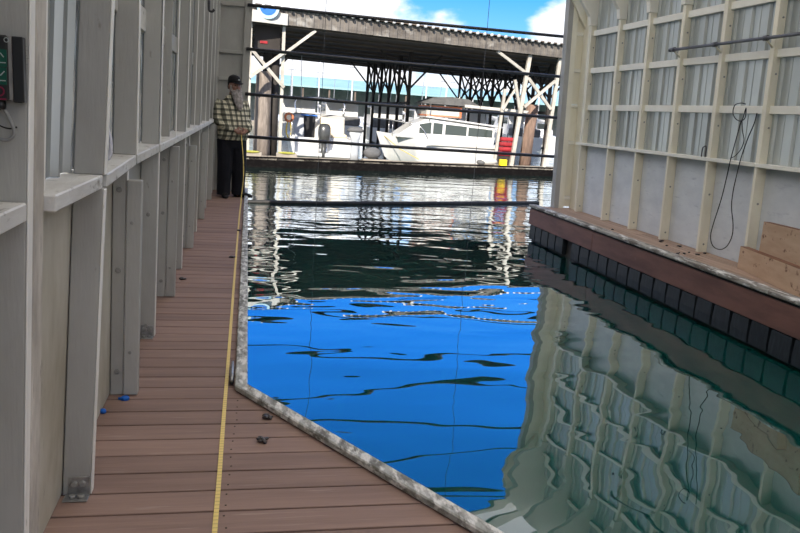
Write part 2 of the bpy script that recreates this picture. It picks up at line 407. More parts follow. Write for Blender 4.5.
# ---- left wall
WL = empty('wall_left', (-.55, 5, D)); tag(WL, 'grey painted stud wall with shelf rail along the walkway', 'wall', kind='structure')
def leanL(x, y, z):
    k = .038 if y < 2.2 else .05 if 2.5 < y < 2.8 else .02 if y > 3.5 else .05-.03*(y-2.8)/.7 if y > 2.6 else .038+.04*(y-2.2)
    return (x+k*(z-D), y, z)
def LB(name, m, mb, parent=WL, bevel=.003): return mb.shear(leanL).build(name, m, parent, bevel=bevel)
RT, RB = 1.762, 1.716                       # rail top and bottom
XP, XF = -.617, -.523                       # panel plane and stud front
studs = [1.94, 2.655, 3.63, 4.575, 5.56, 6.52, 7.48, 8.44, 9.40, 10.36, 11.3, 12.2, 12.58]
back = [1.0, .04, -.92, -1.88, -2.84, -3.8, -4.76, -5.72]
allst = sorted(studs+back)
boltL = None
def bolt_at(p, parent, r=.013, m='bolt', axis='y'):
    global boltL
    if boltL is None:
        boltL = MB().tube([(0,0,0),(0,-.006,0),(0,-.009,0)], [1,1,.75], 10).build('bolt', 'bolt', None, smooth=False)
        boltL.parent = parent
        o = boltL
    else: o = dup(boltL, 'bolt', parent)
    o.scale = (r, 1, r); o.location = Vector(p)-root_loc(parent); return o
for k, ys in enumerate(allst):
    vis = ys in studs; j = studs.index(ys) if vis else -1
    t = .045 if j else .05
    if j == 0:                              # double post with the control box on its near face
        s0 = LB('stud', 'grey_paint', MB().box(-.90,-.556,ys-.018,ys+.026,D,4.86))
        LB('lit_edge_strip', 'lit_edge_casing', MB().box(-.5555,-.551,ys-.017,ys+.025,D+.002,4.8))  # added pale strip, brightness of the lit stud front as colour
        LB('post', 'rough_post', MB().box(XP-.05,-.553,ys+.041,ys+.135,D,4.86), bevel=.006)
        LB('casing', 'lit_edge_casing', MB().box(XP-.05,-.566,ys+.137,ys+.20,RT,4.86))
        continue
    even = j in (2,4,6,8,10) or (not vis and k % 2)
    xf = XF if not even else XF-.035
    lo = LB('stud', 'grey_paint', MB().box(XP,xf if j != 1 else XF,ys,ys+t,D,RB if j < 3 else 4.86))
    LB('lit_edge_strip', 'lit_edge_casing', MB().box(xf+.0005,xf+.005,ys+.001,ys+t-.001,D+.002,RB-.002)); LB('lit_edge_strip', 'lit_edge_casing', MB().box(XF+(.0005 if j == 1 else .0045),XF+(.005 if j == 1 else .009),ys-.003,ys+t-.001,RT+.002,4.7))  # added strips: light on the stud fronts put into their pale colour
    if j < 3: LB('stud', 'grey_paint', MB().box(XP,XF+(.0 if j==1 else .004),ys-.004,ys+t,RT,4.86))
    if even:                                # sistered strip
        zt = RB-.02-.05*(k % 3)
        st = LB('batten', 'grey_paint', MB().box(xf+.004,XF+.034,ys-.012,ys+t-.002,D+.004,zt))
        if vis and j <= 8:
            for zz in (D+.12, D+.62, D+1.0):
                q = leanL((XP+xf)/2, ys, zz); bolt_at(q, lo, .013)
            for zz in (D+.22, D+.85): q = leanL(xf+.03, ys-.012, zz); bolt_at(q, st, .008)
    elif vis and j in (3,5,7):
        for zz in (D+.07, D+.75): q = leanL((XP+xf)/2, ys, zz); bolt_at(q, lo, .012)
    if j in (1, 3):                         # galvanised foot angle with bolts
        br = LB('foot_bracket', 'galv', MB().box(XP+.02,xf-.002,ys-.006,ys,D+.006,D+.075).box(XP+.01,xf+.0,ys-.055,ys-.002,D+.002,D+.008), bevel=.002)
        for xx in (XP+.04, xf-.025):
            q = leanL(xx, ys-.006, D+.048); bolt_at(q, br, .013)
            bb = bolt_at((xx, ys-.03, D+.009), br, .012); bb.rotation_euler = (-math.pi/2, 0, 0)
# rail pieces between the studs, then one long run
for a, b in ((1.0,1.918),(2.08,2.655),(2.70,3.63),(3.675,4.575)):
    LB('rail', 'pale_paint', MB().box(-.66,XF+(.006 if a > 2.2 else -.002 if a > 2 else -.03),a,b,RB,RT), bevel=.004)
for a, b in ((-6,1.0),(4.58,8.4),(8.402,12.3)):
    LB('rail', 'pale_paint', MB().box(-.66,XF+.012,a,b,RB,RT), bevel=.004)
# lower panels and upper corrugated sheets, girts
def corr(name, m, ya, yb, z0, z1, xp, depth, pitch, parent, lean, side):
    """trapezoid-profile sheet; ribs stand towards the room (side = +1 room at +x)"""
    mb = MB(); n = max(1, round((yb-ya)/pitch)); pts = []
    p = (yb-ya)/n
    for q in range(n):
        o = ya+q*p
        pts += [(o,0),(o+p*.34,0),(o+p*.36,.22),(o+p*.40,.22),(o+p*.42,0),(o+p*.74,0),(o+p*.80,1),(o+p*.92,1),(o+p*.98,0)]
    pts.append((yb,0))
    lo_ = [(xp+side*depth*d, yy, z0) for yy, d in pts]; hi_ = [(xp+side*depth*d, yy, z1) for yy, d in pts]
    mb.loft([lo_, hi_], cap=False, close=False)
    return mb.shear(lean).build(name, m, parent)
for k in range(len(allst)-1):
    a, b = allst[k]+.045, allst[k+1]
    if abs(a-1.985) < .01: a = 2.07
    LB('wall_panel', 'stained_panel' if 1.9 < a < 3 else 'grey_paint', MB().box(XP-.02,XP-.004,a-.03,b+.03,D,RB-.002))
    for z0, z1 in ((RT+.002,2.40),(2.40,3.15),(3.15,3.9),(3.9,4.9)):
        if z0 > 2.0 and z0 < 3.9: LB('girt', 'grey_paint' if b > 5.6 else 'pale_paint', MB().box(XP-.03,XP+.012,a,b,z0-.02,z0+.10))
        corr('corrugated_sheet', 'corrugated_left', a-.03, b+.03, z0, z1, XP-.032, .022, .15, WL, leanL, 1)
LB('sheathing', 'grey_paint', MB().box(XP-.06,XP-.045,-6,12.66,D-.2,RT), bevel=0)
# return wall at the far end
WF = empty('wall_front', (-.3, 12.6, D)); tag(WF, 'narrow grey return wall with girts behind the plaid shirted man', 'wall', kind='structure')
LB('return_panel', 'grey_paint', MB().box(-.74,-.06,12.62,12.65,D,6.0), WF)
for zz in (1.55, 2.36, 2.78, 3.5): LB('girt', 'grey_paint', MB().box(-.50,-.10,12.58,12.62,zz,zz+.05), WF)
LB('girt', 'dark_timber', MB().box(-.36,-.22,12.575,12.58,2.36,2.372), WF, bevel=0)
LB('corner_post', 'grey_paint', MB().box(-.14,-.03,12.54,12.66,D-.3,6.2), WF)

# ---- right dock
DR = empty('floor', (5.2, 6, D)); tag(DR, 'tan plank side deck on a brown timber edge with black fender blocks', 'dock', kind='structure')
YR = 12.42
nb = 7
for q in range(nb):
    xa = 5.03+q*.094
    yy = -6.0
    while yy < YR-.1:
        e = min(YR, yy+random.choice((2.4,3.0,3.6)))
        zz = D+random.uniform(-.001,.001)
        MB().box(xa,xa+.084,yy,e-.006,zz-.03,zz).build('deck_board', 'deck_tan', DR, bevel=.002); yy = e
for a, b in ((-6,-1.2),(-1.2,2.6),(2.6,6.1),(6.1,9.3),(9.3,YR+.02)):
    MB().box(4.885,5.022,a,b-.008,D-.012,D+.032).build('edge_cap', 'cap_weathered', DR, bevel=.008)
    MB().box(4.93,5.0,a,b-.008,.555,D-.012).build('spacer', 'dark_timber', DR)
for a, b in ((-6,-.4),(-.4,4.9),(4.9,9.9),(9.9,YR)):
    MB().box(4.905,4.975,a,b-.006,.285,.555).build('timber_wale', 'brown_timber', DR, bevel=.006)
MB().box(4.99,5.05,-6,YR-.02,-.2,.55).build('float_side', 'dark_timber', DR)
MB().box(5.05,5.75,YR-.08,YR-.02,-.1,.566).build('float_side', 'dark_timber', DR)
gaps = [12.36,12.08,11.80,11.50,11.20,10.89,10.58,10.28,9.96,9.66,9.37,9.08,8.78,8.46,8.15,7.85,7.55,7.24,6.93,6.62,6.32,6.02,5.70]
while gaps[-1] > -5.5: gaps.append(gaps[-1]-.30)
fb = None
for q in range(len(gaps)-1):
    if q == 5: continue                     # a block is missing here
    b, a = gaps[q]-.014, gaps[q+1]+.014
    if fb is None:
        mb = MB()
        mb.loft([[(0,-.5,.03),(.08,-.5,.03),(.08,.5,.03),(0,.5,.03)],[(-.006,-.5,.14),(.08,-.5,.14),(.08,.5,.14),(-.006,.5,.14)],[(0,-.47,.282),(.08,-.47,.282),(.08,.47,.282),(0,.47,.282)]])
        fb = mb.build('fender_block', 'fender', DR, bevel=.012, seg=2, local=True); o = fb
    else: o = dup(fb, 'fender_block', DR)
    o.scale = (1, b-a, 1); o.location = Vector((4.912+random.uniform(-.004,.004), (a+b)/2, random.uniform(-.006,.004)))-DR.location

# ---- right wall
WR = empty('wall_right', (5.55, 6, D)); tag(WR, 'cream framed wall with corrugated sheets above white panels', 'wall', kind='structure')
def leanR(x, y, z): return (x-.035*(z-D), y, z)
def RBd(name, m, mb, bevel=.003, parent=WR): return mb.shear(leanR).build(name, m, parent, bevel=bevel)
XW, XS = 5.665, 5.525                       # sheet plane, stud front
rst = [11.92,10.93,10.05,9.18,8.29,7.38,6.45,5.52,4.59,3.66,2.73,1.8,.87,-.06,-.99,-1.92,-2.85,-3.78,-4.71,-5.64]
for q, ys in enumerate(rst):
    lo = RBd('stud', 'cream_paint', MB().box(XS,XW,ys-.022,ys+.022,D,1.722))
    up = RBd('stud', 'cream_paint', MB().box(XS+.012,XW,ys-.035,ys+.035,1.764,4.75))
    # gusset plate at the roof knee
    RBd('knee_gusset', 'cream_pale', MB().prism([(XW,3.64),(XS-.012,3.64),(XS-.03,3.78),(XS-.62,4.55),(XS-.30,4.95),(XW,4.86)], ys-.05, ys+.05, 'y'))
    if q < 8:
        for zz, m in ((D+.10,'bolt'),(D+.72,'bolt')):
            bolt_at(leanR((XS+XW)/2, ys-.022, zz), lo, .012)
        for zz in (2.15, 2.72, 3.30): bolt_at(leanR((XS+XW)/2, ys-.035, zz), up, .011)
GZ = (2.30, 2.89, 3.48, 4.10)
for q in range(len(rst)-1):
    b, a = rst[q]-.022, rst[q+1]+.022
    RBd('wall_panel', 'white_panel', MB().box(XW-.02,XW,a+.002,b-.002,D,1.722))
    zs = [1.764]+[g for g in GZ]+[4.92]
    for r in range(len(zs)-1):
        corr('corrugated_sheet', 'corrugated', a-.012, b+.012, zs[r], zs[r+1], XW-.012, .026, .285, WR, leanR, -1)
        if r: RBd('girt', 'cream_pale', MB().box(XS+.055,XW-.04,a-.008,b+.008,zs[r],zs[r]+.085))
for a, b in ((-6,-1.9),(-1.9,3.6),(3.6,7.38),(7.38,9.9),(9.9,12.10)):
    RBd('rail', 'cream_pale', MB().box(XS-.012,XW,a,b-.003,1.722,1.764))
# far corner return
RBd('corner_post', 'grey_paint', MB().box(5.30,5.385,12.30,12.46,D-.05,6.2))
RBd('corner_post', 'cream_paint', MB().box(5.385,5.475,12.30,12.42,D,6.2))
zb = [D+.002,.78,1.74,2.36,2.95,3.55,4.3]
for q in range(len(zb)-1):
    RBd('return_panel', 'cream_paint', MB().box(5.475,5.64,12.33,12.36,zb[q]+.03,zb[q+1]-.03))
    RBd('batten', 'cream_pale', MB().box(5.475,5.62,12.31,12.36,zb[q+1]-.026,zb[q+1]+.026))
RBd('corner_post', 'cream_paint', MB().box(5.60,5.69,12.12,12.34,D,4.8))
RBd('knee_brace', 'cream_paint', MB().prism([(5.60,3.62),(5.66,3.70),(5.10,4.65),(5.03,4.56)], 12.24, 12.32, 'y'))

# ---- roof frame and sheets (above the frame; seen in the water)
CE = empty('ceiling', (2.5, 4, 5.5)); tag(CE, 'pitched boathouse roof of pale sheets on cream rafters', 'roof', kind='structure')
RZ, EZ, RX = 6.35, 4.78, 2.45
XL_, XR_ = -.62, 5.52
for ys in rst[:]+[12.5]:
    MB().beam((XR_+.1,ys,EZ-.03),(RX,ys,RZ),.07,.16).build('rafter', 'cream_pale', CE)
    MB().beam((XL_-.1,ys,EZ-.03),(RX,ys,RZ),.07,.16).build('rafter', 'grey_paint', CE)
for s, xe in ((1,XR_+.25),(-1,XL_-.25)):
    for ya, yb in ((-6,-1.35),(-1.35,3.3),(3.3,7.95),(7.95,12.7)):
        MB().add([(xe,ya,EZ-.02),(xe,yb,EZ-.02),(RX,yb,RZ+.12),(RX,ya,RZ+.12)],[(0,1,2,3)]).build('roof_sheet', 'roof_sheet', CE)
MB().box(RX-.04,RX+.04,-6,12.6,RZ-.12,RZ+.08).build('ridge_beam', 'cream_pale', CE)

# ================================================================== OBJECTS IN THE BOATHOUSE
# bars across the mouth
names = ['first steel bar above the floating boom across the slip mouth, lowest of the row', 'second steel bar above the floating boom across the slip mouth', 'third steel bar above the floating boom across the slip mouth',
         'fourth steel bar above the floating boom, crossing in front of the shed fascia and sky', 'fifth steel bar above the floating boom across the slip mouth', 'sixth steel bar above the floating boom, highest across the slip mouth']
for z, nm in zip((1.49,2.16,2.853,3.513,4.18,4.85), names):
    o = MB().tube([(-.05,12.5,z+.01),(2.6,12.5,z-.012),(5.36-.035*(z-D),12.5,z-.012)], .026, 10).build('barrier_bar', 'steel_dark', smooth=True)
    tag(o, nm, 'bar', 'bars across the slip mouth')
for (x, y), nm in (((323,60),'thin vertical wire crossing the bars in front of the motorboat'), ((484,60),'thin vertical wire crossing the bars beside the cabin cruiser')):
    p = ony(x, y, 12.47)
    o = MB().tube([(p.x,12.47,.02),(p.x+.01,12.47,3.0),(p.x,12.47,6.0)], .0045, 6).build('hanging_wire', 'steel_dark')
    tag(o, nm, 'wire', 'wires hanging in the slip mouth')
# floating boom
o = MB().tube([(-.9,15.6,.03),(1.5,16.1,.026),(4.0,16.9,.03),(7.4,18.2,.026)], .042, 10).build('floating_boom', 'boom_black', smooth=True)
tag(o, 'long black boom floating on the water outside the slip mouth', 'boom')

# tape measure, from the hand to the bottom of the frame
tp = [onz(x, y, D+.004) for x, y in ((214.5,533),(219,480),(223.5,420),(229,350),(235,270),(239.5,215),(241,203))]
first = tp[0]+(tp[0]-tp[1])*1.2
pts = spline([first]+tp, 8)
MAN = Vector((-.225, 11.78, D))
hand = MAN+Vector((.135,-.27,.985))
pts = pts[:-1]+spline([tp[-1], Vector((tp[-1].x+.002, MAN.y-.42, D+.05)), Vector((hand.x+.055, MAN.y-.36, D+.45)), hand+Vector((.01,0,-.05)), hand+Vector((.0,.03,.0))], 8)
mb = MB(); ring = []
for i, p in enumerate(pts):
    d = (pts[min(i+1,len(pts)-1)]-pts[max(i-1,0)]); side = Vector((1,0,0)) if abs(d.y) < .3*abs(d.z) else Vector((d.y,-d.x,0)).normalized()
    side.z = 0; side.normalize()
    u = d.normalized().cross(side).normalized()*.0006
    wd = .0088 if i < len(pts)-26 else .007
    ring.append([p-side*wd-u, p+side*wd-u, p+side*wd+u, p-side*wd+u])
mb.loft(ring); o = mb.build('measuring_tape', 'tape')
tag(o, 'long yellow measuring tape stretched along the plank walkway', 'measuring tape')

# control box
pA, pB = ony(-14,33,1.918), ony(13.5,101,1.918)
cb = empty('control_box', (0,1.918,pB.z)); cb.location = (pB.x-.07, 1.918, pB.z); tag(cb, 'black control box with green and red button prints on grey stud', 'control box')
z0, z1 = pB.z, ony(13.5,36,1.90).z
x1 = pB.x; x0 = x1-.105
MB().box(x0,x1,1.885,1.9185,z0,z1).build('case', 'black_plastic', cb, bevel=.004)
MB().box(x1+.0065,x1+.030,1.893,1.9185,z0-.003,z1-.001).build('cover_edge', 'black_plastic', cb, bevel=.002)
MB().box(x1-.002,x1+.007,1.889,1.9185,z0+.002,z1-.001).build('strip', 'metal_strip', cb)
def print_part(name, m, xa, xb, za, zb_): return MB().box(xa,xb,1.8838,1.8848,za,zb_).build(name, m, cb)
c0 = ony(2,58,1.885); c1 = ony(2,76,1.885); c2 = ony(1.5,94,1.885)
for c, m in ((c0,'green_print'),(c1,'green_print')):
    print_part('button', m, c.x-.022, c.x+.010, c.z-.019, c.z+.019)
def strokes(name, m, segs, w=.0022):
    mb = MB()
    for (xa,za),(xb,zb_) in segs: mb.beam((xa,1.8832,za),(xb,1.8832,zb_),w,.0008,(0,1,0))
    return mb.build(name, m, cb)
strokes('arrow_print', 'white_print', [((c0.x-.010,c0.z+.002),(c0.x-.003,c0.z+.011)),((c0.x-.003,c0.z+.011),(c0.x+.004,c0.z+.002)),((c0.x-.014,c0.z-.010),(c0.x+.008,c0.z-.010))])
strokes('arrow_print', 'white_print', [((c1.x-.010,c1.z+.010),(c1.x-.003,c1.z+.001)),((c1.x-.003,c1.z+.001),(c1.x+.006,c1.z+.011)),((c1.x-.014,c1.z-.010),(c1.x+.008,c1.z-.010))])
ringseg = [((c2.x-.004+.010*math.cos(a), c2.z+.006+.010*math.sin(a)),(c2.x-.004+.010*math.cos(a+.5), c2.z+.006+.010*math.sin(a+.5))) for a in [k*.5 for k in range(13)]]
strokes('stop_print', 'red_print', ringseg+[((c2.x-.016,c2.z-.011),(c2.x+.010,c2.z-.011))], .003)
c3 = ony(6.5,40,1.885)
strokes('ring_print', 'white_print', [((c3.x+.005*math.cos(a), c3.z+.005*math.sin(a)),(c3.x+.005*math.cos(a+.8), c3.z+.005*math.sin(a+.8))) for a in [k*.8 for k in range(8)]], .0015)
MB().tube([(x1-.022,1.90,z0+.002),(x1-.022,1.90,z0-.02)], .011, 12).build('cable_gland', 'black_plastic', cb, smooth=True)
cp = [ony(x, y, 1.90) for x, y in ((2,103),(5,110),(10,120),(14,130),(13,136),(7,140),(0,139),(-8,133))]
MB().tube(spline(cp,5), .0042, 8).build('cable', 'cable_grey', cb, smooth=True)
cp = [ony(x, y, 1.905) for x, y in ((3,104),(-3,116),(-2,124),(6,128),(13,128.5),(17,127))]
MB().tube(spline(cp,5), .0018, 6).build('wire_tie', 'cable_black', cb, smooth=True)

mk = MB(); random.seed(3)
for k in range(9):
    q = ony(25+random.uniform(-1.5,1.5), 46+k*3.2, 1.9205); mk.beam((q.x-.006,1.9205,q.z+random.uniform(-.004,.004)),(q.x+.006,1.9205,q.z+random.uniform(-.004,.004)),.0012,.0008,(0,1,0))
mk.build('pencil_mark', 'cable_grey', WL)['kind'] = 'stuff'
# white hose loop hooked on the second stud
hp = [ony(x, y, 2.74) for x, y in ((107,122),(108,130),(110.5,140),(110.5,152),(107.5,159),(105.5,152),(106,138),(107,124))]
o = MB().tube(spline(hp,5), .0065, 8).build('hose_loop', 'hose_white', smooth=True)
tag(o, 'small white hose loop hanging behind a grey stud above the shelf rail', 'hose')
# hook high on left studs
hk = [Vector((-.43,7.46,z)) for z in (3.02,2.97)]+[Vector((-.425,7.46,2.93)), Vector((-.40,7.45,2.92)), Vector((-.38,7.45,2.94))]
p = ony(209,0,7.46); off = p-hk[0]
o = MB().tube(spline([q+off for q in hk],4), .012, 8).build('wall_hook', 'steel_dark', smooth=True); tag(o, 'dark steel hook screwed to grey stud high on the left wall', 'hook')

# blue bits beside the studs
for (x, y), s, nm in (((125,398),.020,'larger blue plastic cap on the planks against a grey stud'), ((103,411),.014,'smaller blue plastic scrap on the planks against the stained panel')):
    p = onz(x, y, D+.01); e = empty('plastic_cap', (p.x,p.y,D)); tag(e, nm, 'cap')
    MB().stack([(D+.001,p.x,p.y,s,s*.8),(D+.014,p.x,p.y,s,s*.8),(D+.020,p.x,p.y,s*.7,s*.55)], 10).build('cap_body', 'blue_plastic', e, smooth=True)
    MB().tube([(p.x,p.y,D+.010),(p.x-s*1.5,p.y+.005,D+.006)], s*.35, 8).build('tail', 'blue_plastic', e, smooth=True)
# mussel clumps on the planks
def clump(px, py, n, s, label, Z=D, name='mussel_clump', group='mussel clumps on the walkway'):
    c = onz(px, py, Z); e = empty(name, (c.x,c.y,Z)); tag(e, label, 'mussels', group)
    for k in range(n):
        a = random.uniform(0,6.28); rot = Matrix.Rotation(random.uniform(-.6,.6),3,'X') @ Matrix.Rotation(a,3,'Z')
        q = (c.x+random.uniform(-1,1)*s*.8*(k>0), c.y+random.uniform(-1,1)*s*.7*(k>0), Z+s*.30+s*.25*random.random()*(k>0))
        MB().ell(q, (s*.85,s*.42,s*.32), 10, 7, rot).build('shell', 'mussel', e, smooth=True)
clump(262,442,6,.022,'dark mussel clump on wide planks, the farther from the kerb')
clump(267,418,6,.021,'dark mussel clump on planks close to the angled kerb')
clump(182,280,4,.024,'dark mussel shells in the middle of the walkway planks')
clump(233,258,4,.028,'dark mussel shells on the walkway beside the tape and straight kerb')
clump(239,231,3,.026,'small dark shells beside the kerb near the plaid shirted man')
for (x, y, n, s), lb in zip(((660.5,242,5,.035),(667,246,2,.022),(680,247,3,.024),(678,254,3,.022),(684,254,4,.022),(689,253,3,.022),(697,255,4,.026),(705,254,4,.028),(612,230,3,.022),(589,225,3,.02)),
    ('dark shell clump by the stud foot on the right deck, first beyond the debris heap', 'tiny shell crumb on the tan deck between clump and debris', 'dark shells by the white panel foot on the tan deck', 'loose dark shells in the scattered debris on the tan deck', 'loose dark shells in the scattered debris on the tan deck', 'loose dark shells in the scattered debris on the tan deck',
     'pair of dark shell clumps below the cable on the tan deck', 'pair of dark shell clumps below the cable on the tan deck', 'single dark shell heap on the tan deck beside the weathered cap', 'small dark shell heap on the tan deck near the cream corner')):
    clump(x, y, n, s, lb, name='shell_cluster', group='shell debris on the right deck')
# mooring cleat on the kerb
c = onz(233.5,378,D); e = empty('dock_cleat', (c.x-.008,c.y,D)); tag(e, 'small dark metal cleat screwed to planks beside the kerb corner', 'cleat')
X0 = c.x-.008
MB().box(X0-.012,X0+.012,c.y-.06,c.y+.06,D+.001,D+.008).build('base_plate', 'steel_dark', e, bevel=.002)
MB().tube([(X0,c.y-.12,D+.030),(X0,c.y-.05,D+.034),(X0,c.y+.09,D+.034),(X0,c.y+.18,D+.028)], [.007,.010,.010,.006], 8).build('horn', 'galv', e, smooth=True)
for dy in (-.035,.035): MB().tube([(X0,c.y+dy,D+.006),(X0,c.y+dy,D+.03)], .008, 8).build('cleat_leg', 'steel_dark', e, smooth=True)
MB().ell((X0,c.y-.10,D+.016),(.014,.026,.014),10,7).build('knob', 'black_plastic', e, smooth=True)

# pipe along the right wall on stand-offs
pp = [onx(672,50,5.36), onx(800,33,5.36)]; d = (pp[1]-pp[0])/(pp[1].y-pp[0].y)
e = empty('wall_pipe', (5.36,8,3.07)); tag(e, 'grey horizontal pipe on stand-off clamps along the cream wall', 'pipe')
P0 = Vector((5.36,9.24,3.078)); P1 = Vector((5.36,3.6,3.085))
MB().tube([P0,P1], .019, 10).build('tube', 'pipe_grey', e, smooth=True)
MB().tube([P0+Vector((0,.03,0)),P0+Vector((0,-.02,0))], .026, 10).build('end_cap', 'pipe_grey', e, smooth=True)
for ys in (9.18,8.29,7.38,6.45,5.52,4.59):
    cl = MB().tube([(5.36,ys-.03,3.08),(5.36,ys+.03,3.08)], .030, 10).build('clamp', 'pipe_grey', e, smooth=True)
    MB().tube([(5.36,ys,3.07),(leanR(XS+.02,ys,3.0)[0],ys,2.99)], .012, 8).build('standoff', 'cream_paint', cl, smooth=True)
# hanging black cable
cpx = [(745.5,104),(741,103),(735,105),(733,112),(735,118),(740,121),(745,118),(746,108),(743,118),(741,122),(737,136),(731,158),(726,180),(721,200),(713,225),(710.5,237),(713,246),(720,249.5),(727,246),(732,236),(733,224),(731.5,207),(733,192),(736,178),(741,158),(748,138),(754,124),(757,113)]
def cabp(x, y):
    p = onx(x, y, 5.50)
    return onx(x, y, 5.50-.035*(p.z-D)-.004)
o = empty('hanging_cable', (5.46,7.8,1.0)); tag(o, 'black cable looped over a girt and hanging down the white panel', 'cable')
MB().tube(spline([cabp(*q) for q in cpx],5), .0058, 8).build('loop', 'cable_black', o, smooth=True)
MB().tube(spline([cabp(*q) for q in ((742,120),(742.5,131),(744,140),(741,149),(735,156),(730.5,158))],5), .005, 8).build('tail', 'cable_black', o, smooth=True)
# little clip on right rail
p = onx(703,147,5.50)
e = empty('rail_clip', (p.x,p.y,1.764)); tag(e, 'small dark clip standing on the right wall rail', 'clip')
q = leanR(XS+.02,8.40,1.764)
e.location = q
MB().tube(spline([(0,.05,0),(0,.05,.10),(0,.02,.125),(0,-.02,.125),(0,-.03,.0)],4), .008, 8).build('wire_loop', 'steel_dark', e, smooth=True, local=True)

# plywood offcuts leaning at the right wall
def sheet(name, pa, pb, z0, z1a, z1b, th, label):
    pa, pb = Vector(pa), Vector(pb); n2 = Vector(((pb-pa).y, -(pb-pa).x)).normalized()
    if n2.x < 0: n2 = -n2
    e = empty(name, (pa.x,pa.y,z0)); tag(e, label, 'plywood')
    q = [pa, pb, pb+n2*th, pa+n2*th]; zt = [z1a, z1b, z1b, z1a]
    MB().add([(p.x,p.y,z0) for p in q]+[(p.x,p.y,z) for p, z in zip(q, zt)], [(0,3,2,1),(4,5,6,7),(0,1,5,4),(1,2,6,5),(2,3,7,6),(3,0,4,7)]).build('board', 'plywood', e, bevel=.002)
    MB().add([(p.x,p.y,z+.0005) for p, z in zip(q, zt)]+[(p.x,p.y,z+.004) for p, z in zip(q, zt)], [(0,3,2,1),(4,5,6,7),(0,1,5,4),(1,2,6,5),(2,3,7,6),(3,0,4,7)]).build('edge_band', 'plywood_edge', e)
sheet('plywood_offcut', (5.405,7.31), (5.075,5.85), D+.002, .845, .86, .085, 'low thick plywood offcut standing on the tan deck in front of the taller one')
sheet('plywood_offcut', (5.43,7.03), (5.17,5.6), D+.002, 1.165, 1.20, .07, 'tall plywood offcut behind the low one against the right wall')

